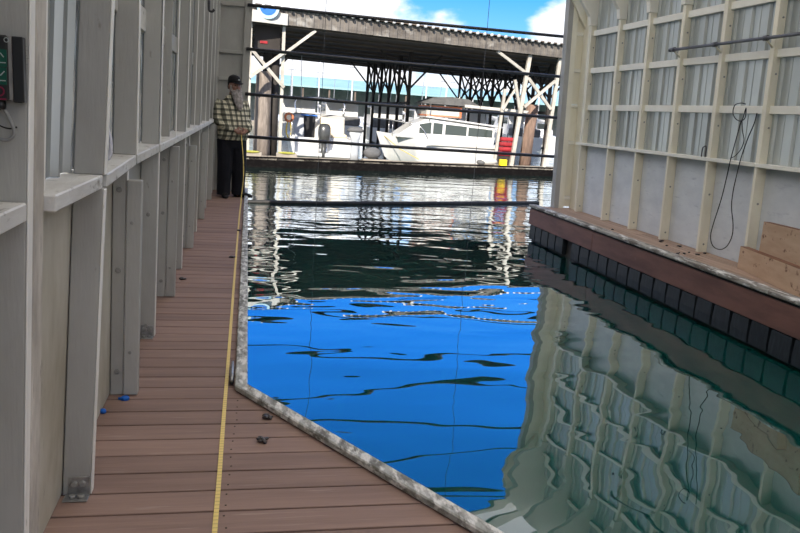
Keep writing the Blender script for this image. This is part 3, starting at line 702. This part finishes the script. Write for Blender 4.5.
# ================================================================== THE MAN
def make_man():
    R = empty('person', MAN, 0.42); R.scale = (1.03,1.03,1.03)
    tag(R, 'bearded person in cream and black plaid shirt, black trousers and cap holding tape', 'person')
    def lim(mb, pts, rs, n=12): mb.tube(spline(pts,5), [r for r in interp(rs,5)], n)
    def interp(rs, n):
        o = []
        for a, b in zip(rs, rs[1:]): o += [a+(b-a)*k/n for k in range(n)]
        return o+[rs[-1]]
    HC = Vector((.005,-.035,0))                           # head centre offset
    hrot = Matrix.Rotation(.12, 3, 'Z')                   # head turned to image right
    def H(x, y, z):
        v = hrot @ Vector((x, y, 0)); return (HC.x+v.x, HC.y+v.y, z)
    # sleeves / arms
    armR = [(-.155,.01,1.395),(-.205,.02,1.26),(-.215,.0,1.12),(-.14,-.15,1.035),(-.055,-.225,.99)]
    armL = [(.155,.01,1.395),(.205,.02,1.26),(.22,.0,1.13),(.18,-.16,1.045),(.125,-.23,.99)]
    b = MB()
    # skull: sections in z, turned with the head
    rings = []
    for z, rx, ry, yo in ((1.485,.030,.034,-.050),(1.497,.046,.055,-.042),(1.52,.060,.076,-.026),(1.55,.068,.088,-.012),(1.585,.073,.094,-.004),(1.62,.0765,.097,0),(1.655,.078,.099,.003),(1.69,.075,.096,.006),(1.715,.065,.084,.008),(1.733,.045,.06,.008),(1.74,.02,.03,.008)):
        rings.append([H(rx*math.cos(t), yo+ry*math.sin(t), z) for t in [2*math.pi*j/20 for j in range(20)]])
    b.loft(rings)
    b.loft([[H(wd*math.cos(t), -.088-pr+.012*math.sin(t), z) for t in [2*math.pi*j/8 for j in range(8)]] for z, wd, pr in ((1.568,.016,.012),(1.578,.018,.024),(1.595,.012,.018),(1.62,.009,.008),(1.635,.008,.002))])   # nose
    b.ell(H(0,-.083,1.645), (.055,.016,.010), 12, 7, hrot)                # brow
    for s in (-1,1):
        b.ell(H(s*.079,.008,1.60), (.010,.020,.033), 10, 7, hrot)         # ear
        b.ell(H(s*.042,-.074,1.59), (.022,.020,.018), 10, 7, hrot)        # cheek
    b.ell(H(0,-.092,1.545), (.026,.012,.008), 10, 7, hrot)                # mouth
    b.tube([(0,.0,1.36),(0,-.008,1.44),(.002,-.02,1.52)], [.075,.062,.060], 14)
    b.stack([(.80,0,0,.16,.12),(.95,0,-.01,.18,.135),(1.10,0,-.02,.185,.14),(1.25,0,-.005,.18,.12),(1.36,0,.005,.16,.10),(1.43,0,.01,.10,.07)], 16)
    for arm in (armR, armL): lim(b, arm, [.055,.050,.045,.038,.030])
    for s in (-1,1): lim(b, [(s*.095,0,.88),(s*.105,-.01,.50),(s*.115,.01,.10),(s*.12,-.03,.05)], [.085,.062,.045,.042])
    # hands: palm, four fingers and a thumb, closed round the tape case
    def hand_(wr, dr, up, s):
        wr, dr, up = Vector(wr), Vector(dr).normalized(), Vector(up).normalized(); sd_ = dr.cross(up).normalized()
        pal = wr+dr*.050
        rot = Matrix((dr, up, sd_)).transposed()
        b.ell(pal, (.050,.040,.019), 12, 8, rot); b.tube([wr-dr*.02, wr+dr*.03], [.027,.026], 10)
        for k, (ofs, ln) in enumerate(((.028,.034),(.010,.038),(-.009,.035),(-.027,.028))):
            r = pal+up*ofs+dr*.035
            p1 = r+dr*ln-sd_*s*.004; p2 = p1+dr*ln*.35-sd_*s*ln*.75; p3 = p2-dr*ln*.45-sd_*s*ln*.35
            b.tube([r-dr*.02, r, p1, p2, p3], [.010,.0098,.0092,.0085,.007], 8)
        r = pal+up*.034-dr*.015
        b.tube([r-up*.01, r+up*.018+dr*.012-sd_*s*.010, r+up*.022+dr*.038-sd_*s*.020, r+up*.014+dr*.058-sd_*s*.026], [.013,.012,.0105,.008], 8)
    hand_(armR[-1], (.85,-.35,-.25), (.2,.2,.95), -1)
    hand_(armL[-1], (-.85,-.30,-.30), (-.2,.2,.95), 1)
    b.build('body', 'skin', R, local=True, remesh=.0065, sm=2)
    for s in (-1,1):
        ey = MB().ell(H(s*.032,-.0855,1.622), (.013,.007,.006), 10, 7, hrot).build('eye', 'eye', R, smooth=True, local=True)
    # hair and beard
    MB().loft([[H(rx*math.cos(t), yo+ry*math.sin(t), z) for t in [2*math.pi*j/20 for j in range(20)]] for z, rx, ry, yo in ((1.57,.070,.050,.052),(1.60,.079,.060,.045),(1.66,.082,.070,.036),(1.69,.081,.080,.022))]).build('hair', 'hair_dark', R, smooth=True, local=True)
    bd = MB()
    bd.loft([[H(rx*math.cos(t), yo+ry*math.sin(t), z) for t in [2*math.pi*j/16 for j in range(16)]] for z, rx, ry, yo in ((1.275,.022,.016,-.165),(1.32,.050,.032,-.160),(1.38,.066,.042,-.138),(1.43,.076,.054,-.118),(1.48,.080,.066,-.085),(1.525,.078,.070,-.055),(1.553,.074,.052,-.05))])
    for s in (-1,1): bd.tube([H(s*.072,-.03,1.63),H(s*.077,-.038,1.58),H(s*.07,-.06,1.53)], [.010,.018,.026], 10); bd.tube([H(s*.002,-.108,1.562),H(s*.024,-.104,1.558),H(s*.045,-.088,1.535)], [.011,.013,.014], 8)
    bd.build('beard', 'beard_grey', R, local=True, remesh=.006, sm=2)
    # cap
    cp_ = MB().loft([[H(rx*math.cos(t), yo+ry*math.sin(t), z) for t in [2*math.pi*j/24 for j in range(24)]] for z, rx, ry, yo in ((1.655,.086,.106,.004),(1.69,.087,.107,.004),(1.725,.082,.100,.006),(1.752,.065,.080,.008),(1.768,.038,.048,.008),(1.773,.010,.012,.008))]).build('cap', 'cap_black', R, smooth=True, local=True)
    pk = []
    for rr, zz in ((1.0,0),(1.0,.008)):
        pk.append([H(.085*math.sin(a), -.075-.105*math.cos(a)*rr, 1.658+zz-.018*math.cos(a)) for a in [(-1.5+3.0*k/14) for k in range(15)]])
    MB().loft(pk).build('peak', 'cap_black', cp_, local=True)
    MB().ell(H(.012,-.108,1.70), (.016,.006,.012), 10, 7, hrot).build('patch', 'white_print', cp_, smooth=True, local=True)
    MB().tube([(0,.008,1.772),(.0,.008,1.778)], .008, 8).build('top_button', 'cap_black', cp_, smooth=True, local=True)
    # shirt
    s_ = MB()
    s_.stack([(.845,0,-.015,.215,.165),(.90,0,-.03,.222,.182),(1.0,0,-.04,.225,.195),(1.10,0,-.035,.222,.188),(1.22,0,-.02,.212,.168),(1.32,0,-.005,.20,.145),(1.385,0,.005,.165,.118),(1.43,0,.01,.115,.095),(1.465,0,.01,.082,.08)], 28, 2.3)
    for arm in (armR, armL): lim(s_, arm[:-1]+[tuple(Vector(arm[-1])*.95+Vector(arm[-2])*.05)], [.088,.080,.074,.064,.052])
    sh = s_.build('shirt', 'plaid', R, local=True, remesh=.010, sm=4)
    for s in (-1,1):
        MB().add([(s*.015,-.10,1.44),(s*.10,-.075,1.405),(s*.115,-.015,1.455),(s*.06,-.045,1.505),(s*.015,-.115,1.432),(s*.10,-.09,1.397),(s*.128,-.02,1.452),(s*.062,-.06,1.50)],
                 [(0,1,2,3),(4,7,6,5),(0,4,5,1),(1,5,6,2),(2,6,7,3),(3,7,4,0)]).build('collar', 'plaid', sh, local=True)
    for arm in (armR, armL):
        a, c_ = Vector(arm[-2]), Vector(arm[-1]); MB().tube([a.lerp(c_,.72), a.lerp(c_,1.0)], [.054,.050], 14).build('cuff', 'plaid', sh, smooth=True, local=True)
    # trousers and boots
    t_ = MB()
    t_.stack([(.72,0,-.005,.175,.125),(.80,0,-.005,.195,.145),(.88,0,-.01,.205,.155),(.95,0,-.01,.20,.15)], 20, 2.3)
    lim(t_, [(-.10,0,.85),(-.105,-.015,.50),(-.105,.015,.22),(-.105,.015,.035)], [.125,.110,.100,.102])
    lim(t_, [(.10,0,.85),(.115,-.015,.50),(.125,.015,.22),(.130,.02,.035)], [.125,.110,.100,.102])
    t_.build('trousers', 'trousers', R, local=True, remesh=.010, sm=3)
    for (cx, cy, a) in ((-.10,.01,-.25),(.135,.015,.75)):
        r = Matrix.Rotation(a, 3, 'Z'); mb = MB(); rings = []
        for yy, wx, h in ((.075,.030,.075),(.05,.042,.10),(-.02,.046,.105),(-.08,.048,.080),(-.14,.050,.062),(-.185,.045,.052),(-.212,.026,.036)):
            rg = []
            for j in range(14):
                t = 2*math.pi*j/14; v = r @ Vector((wx*math.cos(t), yy, 0)); rg.append((cx+v.x, cy+v.y, max(.001, h/2+h/2*1.05*math.sin(t))))
            rings.append(rg)
        bo = mb.loft(rings).build('boot', 'boot', R, smooth=True, local=True)
    return R
make_man()

# ================================================================== THE COVERED MOORAGE BEYOND
SKW = .27                                    # the moorage is not square to the slip: its front recedes to the right
def sk(x, y, z): return (x, y+SKW*(x-.4), z)
def front(px, dy=0.0):                       # point of the skewed front line seen at pixel column px
    X = 0.0
    for _ in range(12): X = ony(px, 120, 26+dy+SKW*(X-.4)).x
    return X
FD = empty('floating_dock', (4, 25.6, 0)); tag(FD, 'weathered floating dock with dark edge in front of the moored boats', 'dock')
zd = .30
MB().box(-8,22,25.0,25.08,-.2,zd).shear(sk).build('edge_board', 'tarred', FD)
MB().box(-8,22,25.09,26.35,-.15,zd-.05).shear(sk).build('float', 'far_dark', FD)
x = -8.0
while x < 21.9:
    MB().box(x,x+.285,25.0,26.4,zd-.045,zd).shear(sk).build('dock_plank', 'dock_plank', FD); x += .30
MB().box(-8,22,25.02,25.12,zd,zd+.05).shear(sk).build('bull_rail', 'tarred', FD)

SH = empty('boat_shed', (4, 26, 0)); tag(SH, 'covered boat shed with dark roof on lattice posts across the water', 'shed')
ZR = 4.62
# front fascia of vertical ribbed metal, with teeth of the roof sheet above
mb = MB(); fx = -9.0; ring = []
xs = []
while fx < 24: xs += [(fx,0),(fx+.13,0),(fx+.16,.03),(fx+.27,.03),(fx+.30,0)]; fx += .30
MB().loft([[(a,25.75-b,ZR) for a, b in xs],[(a,25.75-b,ZR+.47) for a, b in xs]], cap=False, close=False).shear(sk).build('fascia', 'fascia_metal', SH)
tooth = None; fx = -2.0
while fx < 15:
    if tooth is None: tooth = MB().tube([(0,25.52-26,0),(0,25.82-26,.0)], .055, 8).build('roof_rib', 'roof_metal', SH, local=True, smooth=True); o = tooth
    else: o = dup(tooth, 'roof_rib', SH)
    o.location = (fx-4, SKW*(fx-.4), ZR+.50); fx += .30
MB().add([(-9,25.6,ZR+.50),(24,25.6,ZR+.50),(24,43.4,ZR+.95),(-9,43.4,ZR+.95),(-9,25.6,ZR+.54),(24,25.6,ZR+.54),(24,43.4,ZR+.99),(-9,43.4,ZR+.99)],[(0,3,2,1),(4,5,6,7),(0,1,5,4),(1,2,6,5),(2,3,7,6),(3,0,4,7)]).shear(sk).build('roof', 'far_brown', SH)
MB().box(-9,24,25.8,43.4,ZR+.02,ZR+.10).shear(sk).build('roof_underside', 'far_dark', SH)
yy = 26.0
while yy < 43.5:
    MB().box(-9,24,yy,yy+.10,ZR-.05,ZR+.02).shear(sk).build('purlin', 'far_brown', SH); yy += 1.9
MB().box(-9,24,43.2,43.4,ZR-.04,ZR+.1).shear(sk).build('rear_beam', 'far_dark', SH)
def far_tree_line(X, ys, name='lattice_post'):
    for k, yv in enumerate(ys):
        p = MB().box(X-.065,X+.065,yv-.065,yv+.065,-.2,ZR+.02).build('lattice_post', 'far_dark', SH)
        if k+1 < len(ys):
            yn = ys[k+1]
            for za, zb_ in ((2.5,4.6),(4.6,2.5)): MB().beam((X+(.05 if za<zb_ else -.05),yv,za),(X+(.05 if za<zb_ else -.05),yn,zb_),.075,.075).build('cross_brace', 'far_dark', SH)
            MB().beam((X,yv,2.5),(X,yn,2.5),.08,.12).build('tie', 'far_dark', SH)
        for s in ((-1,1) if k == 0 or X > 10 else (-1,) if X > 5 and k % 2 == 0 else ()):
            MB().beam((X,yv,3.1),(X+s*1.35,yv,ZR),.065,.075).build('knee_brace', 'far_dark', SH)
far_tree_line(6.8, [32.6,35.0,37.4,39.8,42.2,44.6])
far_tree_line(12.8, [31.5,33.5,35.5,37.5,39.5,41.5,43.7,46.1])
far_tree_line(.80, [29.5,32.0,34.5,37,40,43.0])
# sunlit front frame at the left
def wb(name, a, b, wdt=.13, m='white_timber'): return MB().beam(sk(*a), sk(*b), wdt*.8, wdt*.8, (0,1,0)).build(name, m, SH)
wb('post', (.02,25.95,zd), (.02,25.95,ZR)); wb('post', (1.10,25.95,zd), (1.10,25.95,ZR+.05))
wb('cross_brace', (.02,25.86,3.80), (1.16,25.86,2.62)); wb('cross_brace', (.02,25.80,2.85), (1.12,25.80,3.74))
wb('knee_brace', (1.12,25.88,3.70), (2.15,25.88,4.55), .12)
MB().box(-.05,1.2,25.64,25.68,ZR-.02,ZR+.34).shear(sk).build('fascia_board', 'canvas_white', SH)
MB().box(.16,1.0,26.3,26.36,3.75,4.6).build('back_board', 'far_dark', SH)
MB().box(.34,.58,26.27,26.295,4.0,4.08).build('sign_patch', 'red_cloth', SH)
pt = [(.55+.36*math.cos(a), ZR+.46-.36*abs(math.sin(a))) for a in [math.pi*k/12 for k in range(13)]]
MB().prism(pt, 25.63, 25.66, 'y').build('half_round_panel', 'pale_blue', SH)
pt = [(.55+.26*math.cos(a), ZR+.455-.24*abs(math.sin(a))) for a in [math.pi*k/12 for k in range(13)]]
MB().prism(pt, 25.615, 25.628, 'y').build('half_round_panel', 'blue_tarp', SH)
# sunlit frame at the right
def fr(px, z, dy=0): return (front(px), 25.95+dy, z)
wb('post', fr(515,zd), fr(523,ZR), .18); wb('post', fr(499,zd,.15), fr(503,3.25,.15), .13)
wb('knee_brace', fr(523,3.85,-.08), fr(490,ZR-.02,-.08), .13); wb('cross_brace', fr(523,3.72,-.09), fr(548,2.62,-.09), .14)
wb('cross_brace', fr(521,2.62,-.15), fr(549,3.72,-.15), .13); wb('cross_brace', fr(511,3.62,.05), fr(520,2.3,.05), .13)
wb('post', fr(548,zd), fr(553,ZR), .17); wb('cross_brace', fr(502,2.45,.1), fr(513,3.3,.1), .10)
# pilings and a shadow column
o = MB().tube([(.50,26.75,-.3),(.50,26.75,1.4),(.51,26.75,3.12)], [.30,.28,.26], 14).build('piling', 'pile', smooth=True); tag(o, 'thick weathered wooden piling behind the white cross-braced posts', 'piling')
o = MB().tube([(.90,27.0,-.3),(.90,27.0,3.7)], [.15,.14], 12).build('piling', 'dark_timber', smooth=True); tag(o, 'thin dark shadow column beside the thick weathered piling', 'piling')  # dark post added to paint the column of shadow beside the piling
xp_, yp_ = front(536), 26.8+SKW*(front(536)-.4)
o = MB().tube([(xp_,yp_,-.3),(xp_+.04,yp_,1.4),(xp_+.13,yp_,2.75)], [.25,.24,.23], 14).build('piling', 'pile_rust', smooth=True); tag(o, 'reddish wooden piling beside white posts and red cloth', 'piling')
# moss blocks and coloured things on the dock
def on_dock(px): X = front(px, -.4); return X, 25.6+SKW*(X-.4)
for px_, nm in ((252,'low mossy timber block on the dock left of the thick piling'),(288,'low mossy timber block on the dock below the boat rail')):
    x_, y_ = on_dock(px_); e = empty('mossy_block', (x_,y_,zd)); tag(e, nm, 'block')
    MB().box(x_-.35,x_+.35,y_-.12,y_+.16,zd+.001,zd+.16).build('timber', 'dock_plank', e, bevel=.02)
    MB().ell((x_,y_-.08,zd+.17),(.30,.10,.045),12,7).build('moss', 'green_moss', e, smooth=True)
x_, y_ = on_dock(507); e = empty('yellow_case', (x_,y_,zd)); tag(e, 'small yellow case standing on the far dock below the red cloth', 'case')
MB().box(x_-.14,x_+.14,y_-.1,y_+.1,zd+.002,zd+.26).build('case_body', 'yellow_box', e, bevel=.02); MB().box(x_-.05,x_+.05,y_-.02,y_+.02,zd+.25,zd+.31).build('handle', 'black_plastic', e)
x_, y_ = on_dock(515); y_ += .62; e = empty('red_cloth', (x_,y_,zd)); tag(e, 'folded red cloth bundle stacked on a dark crate behind a white post', 'cloth')
for k in range(4):
    MB().box(x_-.36+.03*(k%2),x_+.40-.04*(k%3),y_-.12,y_+.12,zd+.36+k*.19,zd+.53+k*.19).build('fold', 'red_cloth', e, bevel=.06, seg=2, smooth=True)
MB().box(x_-.3,x_+.35,y_-.1,y_+.1,zd+.001,zd+.355).build('crate', 'far_dark', e, bevel=.01)
x_, y_ = on_dock(491); e = empty('dock_bag', (x_,y_,zd)); tag(e, 'pale crumpled bag lying on the far dock left of the yellow case', 'bag')
MB().ell((x_,y_,zd+.155),(.42,.2,.15),14,9).build('bag_body', 'canvas_white', e, smooth=True); MB().ell((x_-.25,y_-.05,zd+.115),(.2,.15,.11),12,7).build('bag_flap', 'canvas_grey', e, smooth=True)
# dock pedestal right of the motorboat
x_, y_ = on_dock(357); y_ += .25
e = empty('power_pedestal', (x_,y_,zd)); tag(e, 'grey dock pedestal with wide dark cap beside the motorboat', 'pedestal')
MB().stack([(zd+.001,x_,y_,.16,.14),(zd+.25,x_,y_,.14,.12),(zd+.7,x_,y_,.14,.12),(zd+.98,x_,y_,.24,.16)], 16, 3).build('column', 'gelcoat_grey', e, smooth=True)
MB().stack([(zd+.99,x_,y_,.29,.18),(zd+1.05,x_,y_,.31,.20),(zd+1.13,x_,y_,.22,.14),(zd+1.17,x_,y_,.08,.05)], 16, 2.5).build('cap', 'canvas_grey', e, smooth=True)
o = MB().ell((x_+.66,y_+.05,zd+.285),(.33,.2,.21),14,9).build('tarp_bundle', 'canvas_grey', smooth=True); tag(o, 'rounded grey tarpaulin bundle on the dock beside the pedestal', 'bundle')
o = MB().box(x_+.3,x_+1.3,y_-.2,y_+.25,zd+.001,zd+.07).build('pallet_board', 'dock_plank', None, bevel=.01); tag(o, 'flat board lying on the dock under the grey bundle', 'board')

def hull_mesh(Lh, B, zs, zbw, flare=1.15):
    rings = []
    for k in range(25):
        t = k/24; f = max(0.0, (t-.42)/.58); hb = B/2*(1-f**2.3)*(1-.06*(1-t)); hb = max(hb, .02)
        sh_ = zs+(zbw-zs)*t**2; ch = .12+.55*f**2.6; ke = -.28+.55*f**3.0
        x_ = t*Lh; hc = hb*(.86-.35*f); xo = f**2*.35
        rings.append([(x_-xo*1.1,0,ke),(x_-xo*.6,hc,ch),(x_,hb,sh_),(x_,hb*.86,sh_+.01),(x_,-hb*.86,sh_+.01),(x_,-hb,sh_),(x_-xo*.6,-hc,ch)])
    return MB().loft(rings)
def LBx(name, m, e, mb, bevel=0, smooth=False):
    o = mb.build(name, m, e, bevel=bevel, smooth=smooth or name == 'hull', local=True)
    if name == 'hull': o.data.set_sharp_from_angle(angle=.6)
    return o

# ---- motorboat seen from astern (local x forward = world +y)
mbt = empty('motorboat', (front(324,1.3), 27.3+SKW*(front(324,1.3)-.4), 0), math.pi/2); tag(mbt, 'white motorboat seen from astern with grey outboard and cream cabin', 'boat')
h = hull_mesh(6.2, 2.5, .78, 1.25); LBx('hull', 'gelcoat', mbt, h, smooth=False)
LBx('transom_step', 'gelcoat', mbt, MB().box(-.35,.02,-1.05,1.05,.28,.42), .03)
LBx('coaming', 'gelcoat', mbt, MB().box(-.02,.10,-1.18,1.18,.70,.95), .03)
LBx('side_coaming', 'gelcoat', mbt, MB().box(.10,2.0,1.02,1.2,.76,1.0), .03); LBx('side_coaming', 'gelcoat', mbt, MB().box(.10,2.0,-1.2,-1.02,.76,1.0), .03)
cab = LBx('cabin', 'gelcoat', mbt, MB().prism([(1.7,.78),(1.75,1.72),(2.1,1.80),(3.4,1.75),(4.2,1.2),(4.4,1.0)], -.98, .98, 'y'), .03)
LBx('doorway', 'interior_dark', cab, MB().box(1.66,1.72,.18,.62,.84,1.70))
LBx('blue_trim', 'blue_tarp', cab, MB().box(1.60,1.75,.10,.72,1.71,1.75))
LBx('bulkhead', 'gelcoat_grey', cab, MB().prism([(.70,.80),(1.69,.80),(1.69,1.62),(1.45,1.62)], .64, 1.02, 'y'))
LBx('seat_back', 'cream_cabin', mbt, MB().prism([(.95,.9),(1.25,.9),(1.45,1.72),(1.2,1.70)], -.90, .02, 'y'), .04)
LBx('seat_cushion', 'cream_cabin', mbt, MB().box(.30,1.0,-.92,.02,.985,1.12), .04)
LBx('cockpit_box', 'gelcoat', mbt, MB().box(.12,.62,-.95,.10,.80,.98), .03)
LBx('corner_post', 'gelcoat', mbt, MB().box(.0,.18,-1.2,-1.02,.5,1.28), .03)
ob = empty('outboard_motor', (0,0,0)); ob.parent = mbt
LBx('cowling', 'outboard', ob, MB().stack([(.80,-.30,0,.16,.15),(.92,-.34,0,.25,.20),(1.15,-.36,0,.28,.23),(1.35,-.36,0,.26,.22),(1.46,-.35,0,.19,.17),(1.49,-.34,0,.10,.09)], 18, 2.6), smooth=True)
LBx('mid_leg', 'outboard', ob, MB().stack([(.0,-.30,0,.12,.06),(.4,-.30,0,.11,.06),(.82,-.30,0,.13,.10)], 12, 2.4), smooth=True)
LBx('clamp', 'chrome', ob, MB().box(-.18,.0,-.17,.17,.45,.78), .02)
for s in (-1,1): LBx('tilt_ram', 'chrome', ob, MB().tube([(-.1,s*.12,.75),(-.28,s*.10,.35)], .035, 8), smooth=True)
LBx('rail', 'chrome', mbt, MB().tube(spline([(.1,1.15,.95),(.1,1.15,1.5),(.9,1.15,1.65),(2.2,1.1,1.75)],5), .022, 6), smooth=True)
LBx('rail', 'chrome', mbt, MB().tube(spline([(1.8,-.95,1.75),(1.9,-.95,2.05),(3.4,-.9,2.0)],5), .022, 6), smooth=True)
LBx('tower_frame', 'chrome', mbt, MB().tube(spline([(1.8,.9,1.78),(1.9,.9,2.3),(1.9,0,2.42),(1.9,-.9,2.3),(1.8,-.9,1.78)],5), .03, 6), smooth=True)
LBx('antenna', 'gelcoat', mbt, MB().tube([(2.2,.7,1.8),(2.3,.75,4.0)], .012, 6), smooth=True)
LBx('rope_coil', 'rope_yellow', mbt, MB().tube(spline([(.4,1.30,1.45),(.42,1.33,1.1),(.42,1.22,.86),(.44,1.14,1.1),(.42,1.2,1.46)],6), .025, 6), smooth=True)
LBx('life_ring', 'canvas_orange', mbt, MB().tube([(.3+.0,1.25+.14*math.cos(a),1.62+.14*math.sin(a)) for a in [k*math.pi/8 for k in range(17)]], .045, 8), smooth=True)

# ---- cabin cruiser, bow to the left and away, stern quarter towards us
cc = empty('cabin_cruiser', (front(497,1.75), 27.75+SKW*(front(497,1.75)-.4), 0), math.pi-.02); cc.scale = (1.06,1.06,1.04); tag(cc, 'white cabin cruiser with long windows and canvas tops under the shed', 'boat')
LBx('hull', 'gelcoat', cc, hull_mesh(4.75, 2.2, .98, 1.22))
LBx('transom_cover', 'canvas_grey', cc, MB().prism([(-.06,.05),(-.06,1.0),(-.50,1.06),(-.40,.80),(-.25,.30)], -1.0, 1.0, 'y'), .03)
cab = LBx('cabin', 'gelcoat', cc, MB().prism([(.30,.98),(.30,1.66),(2.9,1.86),(3.45,1.62),(4.0,1.20),(4.1,1.08)], -.85, .85, 'y'), .03)
for s in (-1,1):
    ya, yb = (s*.853, s*.862)
    for a, b, m in ((.40,1.35,'boat_glass'),(1.42,2.25,'boat_glass'),(2.36,2.72,'boat_glass'),(2.80,3.25,'boat_glass')):
        zt = 1.56+.06*(a-.3); LBx('window', m, cab, MB().prism([(a,1.28),(b,1.28),(b,zt+.05*(b-a)-(.12 if b>3 else 0)),(a,zt)], min(ya,yb), max(ya,yb), 'y'))
LBx('roof', 'gelcoat', cc, MB().prism([(.0,1.66),(.0,1.72),(3.0,1.95),(3.05,1.88)], -.95, .95, 'y'), .02)
LBx('rub_rail', 'canvas_white', cc, MB().box(.05,3.0,1.06,1.10,.86,.92))
LBx('rub_rail', 'canvas_white', cc, MB().box(.05,3.0,-1.10,-1.06,.86,.92))
LBx('flybridge_dodger', 'canvas_white', cc, MB().box(1.7,3.0,-.78,.78,1.92,2.32), .05)
for z_ in (1.95,2.30): LBx('orange_piping', 'canvas_orange', cc, MB().box(1.68,3.02,-.80,.80,z_,z_+.045))
LBx('orange_piping', 'canvas_orange', cc, MB().box(1.66,1.72,-.81,.81,1.93,2.34))
LBx('bimini', 'canvas_grey', cc, MB().loft([[(x_,-.95,2.40+.0*x_),(x_,-.5,z_),(x_,.5,z_),(x_,.95,2.40)] for x_, z_ in ((.9,2.45),(1.3,2.66),(2.0,2.72),(2.7,2.66),(3.15,2.46))]), smooth=False)
LBx('awning', 'canvas_white', cc, MB().add([(1.6,-1,2.36),(-.9,-1,2.30),(-.9,1,2.30),(1.6,1,2.36),(1.6,-1,2.46),(-.9,-1,2.40),(-.9,1,2.40),(1.6,1,2.46)],[(0,3,2,1),(4,5,6,7),(0,1,5,4),(1,2,6,5),(2,3,7,6),(3,0,4,7)]))
for s in (-1,1):
    for x_ in (-.8,.2,1.5,2.9): LBx('awning_pole', 'chrome', cc, MB().tube([(x_,s*.9,1.0 if x_ < .3 else 1.75),(x_,s*.95,2.40)], .018, 6), smooth=True)
    LBx('bow_rail', 'chrome', cc, MB().tube(spline([(2.9,s*.95,1.10),(3.3,s*.85,1.55),(4.3,s*.4,1.70),(4.9,0,1.72)],5), .018, 6), smooth=True)
    for x_, yy_ in ((3.6,.75),(4.2,.45)): LBx('stanchion', 'chrome', cc, MB().tube([(x_,s*yy_,1.12),(x_,s*yy_,1.65)], .014, 6), smooth=True)
LBx('mooring_line', 'rope_yellow', cc, MB().tube([(4.5,.1,1.1),(4.0,1.1,.65),(3.4,1.9,.34)], .012, 6), smooth=True)
LBx('mast_light', 'chrome', cc, MB().tube([(1.65,.4,1.9),(1.7,.4,3.05)], .016, 6), smooth=True)

# ---- harbour behind the shed
FR = empty('distant_boathouse', (20, 92, 0)); tag(FR, 'long distant boathouse with pale teal roof behind the masts', 'boathouse')
MB().add([(-25,88,4.45),(70,88,4.45),(70,97,5.75),(-25,97,5.75),(-25,88,4.25),(70,88,4.25),(70,97,5.55),(-25,97,5.55)],[(0,3,2,1),(4,5,6,7),(0,1,5,4),(1,2,6,5),(2,3,7,6),(3,0,4,7)]).build('roof', 'teal_roof', FR)
MB().box(-25,70,96.5,97,0,5.5).build('rear_wall', 'canvas_white', FR)
for k in range(32): MB().box(-24+k*3,-23.8+k*3,88.2,88.4,0,4.3).build('post', 'far_brown', FR)
HB = MB().box(-25,70,70.5,72,-.2,.5).build('floating_dock', 'dock_plank'); tag(HB, 'distant harbour dock beyond the shed where sailboats lie', 'dock')

def sailboat(Lh, mast):
    e = empty('sailboat'); tag(e, 'white sailboat with bare mast lying in the harbour behind the shed', 'boat', 'sailboats behind the shed')
    LBx('hull', 'gelcoat', e, hull_mesh(Lh, Lh*.32, 1.0, 1.4)); LBx('cabin', 'gelcoat', e, MB().prism([(Lh*.28,1.0),(Lh*.30,1.55),(Lh*.58,1.5),(Lh*.70,1.15)], -Lh*.1, Lh*.1, 'y'), .03)
    LBx('window', 'boat_glass', e, MB().box(Lh*.33,Lh*.55,-Lh*.1-.01,Lh*.1+.01,1.2,1.4))
    LBx('mast', 'gelcoat', e, MB().tube([(Lh*.56,0,1.4),(Lh*.56,0,mast)], .075, 8), smooth=True); LBx('boom', 'chrome', e, MB().tube([(Lh*.56,0,2.1),(Lh*.12,0,2.05)], .06, 8), smooth=True)
    LBx('sail_cover', 'canvas_white', e, MB().tube([(Lh*.54,0,2.25),(Lh*.3,0,2.2),(Lh*.14,0,2.12)], [.16,.13,.07], 8), smooth=True)
    LBx('spreader', 'chrome', e, MB().box(Lh*.55,Lh*.57,-.7,.7,mast*.6,mast*.6+.05)); LBx('stay', 'chrome', e, MB().tube([(Lh,0,1.4),(Lh*.56,0,mast)], .015, 5))
    return e
protos = [sailboat(7.5, 8.2), sailboat(9.0, 9.2)]
spots = [(291,59.5,0),(318,74,1),(351,59.5,1),(372,74,0),(396,59.5,1),(425,74,0),(445,59.5,0),(472,74,1),(490,59.5,0),(515,74,1),(538,59.5,0),(268,74,0)]
for k, (px, Y, ty) in enumerate(spots):
    pr = protos[ty]; e = pr if k < 2 else copy_tree(pr)
    Lm = (7.5 if ty == 0 else 9.0)*.56
    e.location = (ony(px, 110, Y+Lm).x, Y, 0); e.rotation_euler = (0,0,math.pi/2)
def cruiser():
    e = empty('moored_cruiser'); tag(e, 'white cabin boat with dark windows berthed behind the shed', 'boat', 'cabin boats behind the shed')
    LBx('hull', 'gelcoat', e, hull_mesh(7.0, 2.7, 1.0, 1.6)); c_ = LBx('cabin', 'gelcoat', e, MB().prism([(1.2,1.0),(1.3,2.5),(4.0,2.5),(4.9,1.7),(5.4,1.35)], -1.1, 1.1, 'y'), .03)
    LBx('window', 'boat_glass', c_, MB().box(1.5,3.9,-1.11,1.11,1.85,2.3)); LBx('roof', 'canvas_white', e, MB().box(.4,4.1,-1.2,1.2,2.5,2.6), .02)
    LBx('tarp', 'canvas_grey', e, MB().box(.2,1.1,-1.1,1.1,1.0,1.6), .1); LBx('aerial', 'chrome', e, MB().tube([(2,.5,2.6),(1.8,.5,5.2)], .02, 6))
    return e
cz = cruiser()
for k, (px, Y, rz) in enumerate([(300,50,1.57),(345,50.4,1.6),(390,50,1.55),(435,50.3,1.57),(480,50.5,1.6),(530,52,1.55)]):
    e = cz if k == 0 else copy_tree(cz); e.location = (ony(px,110,Y).x, Y, 0); e.rotation_euler = (0,0,rz)
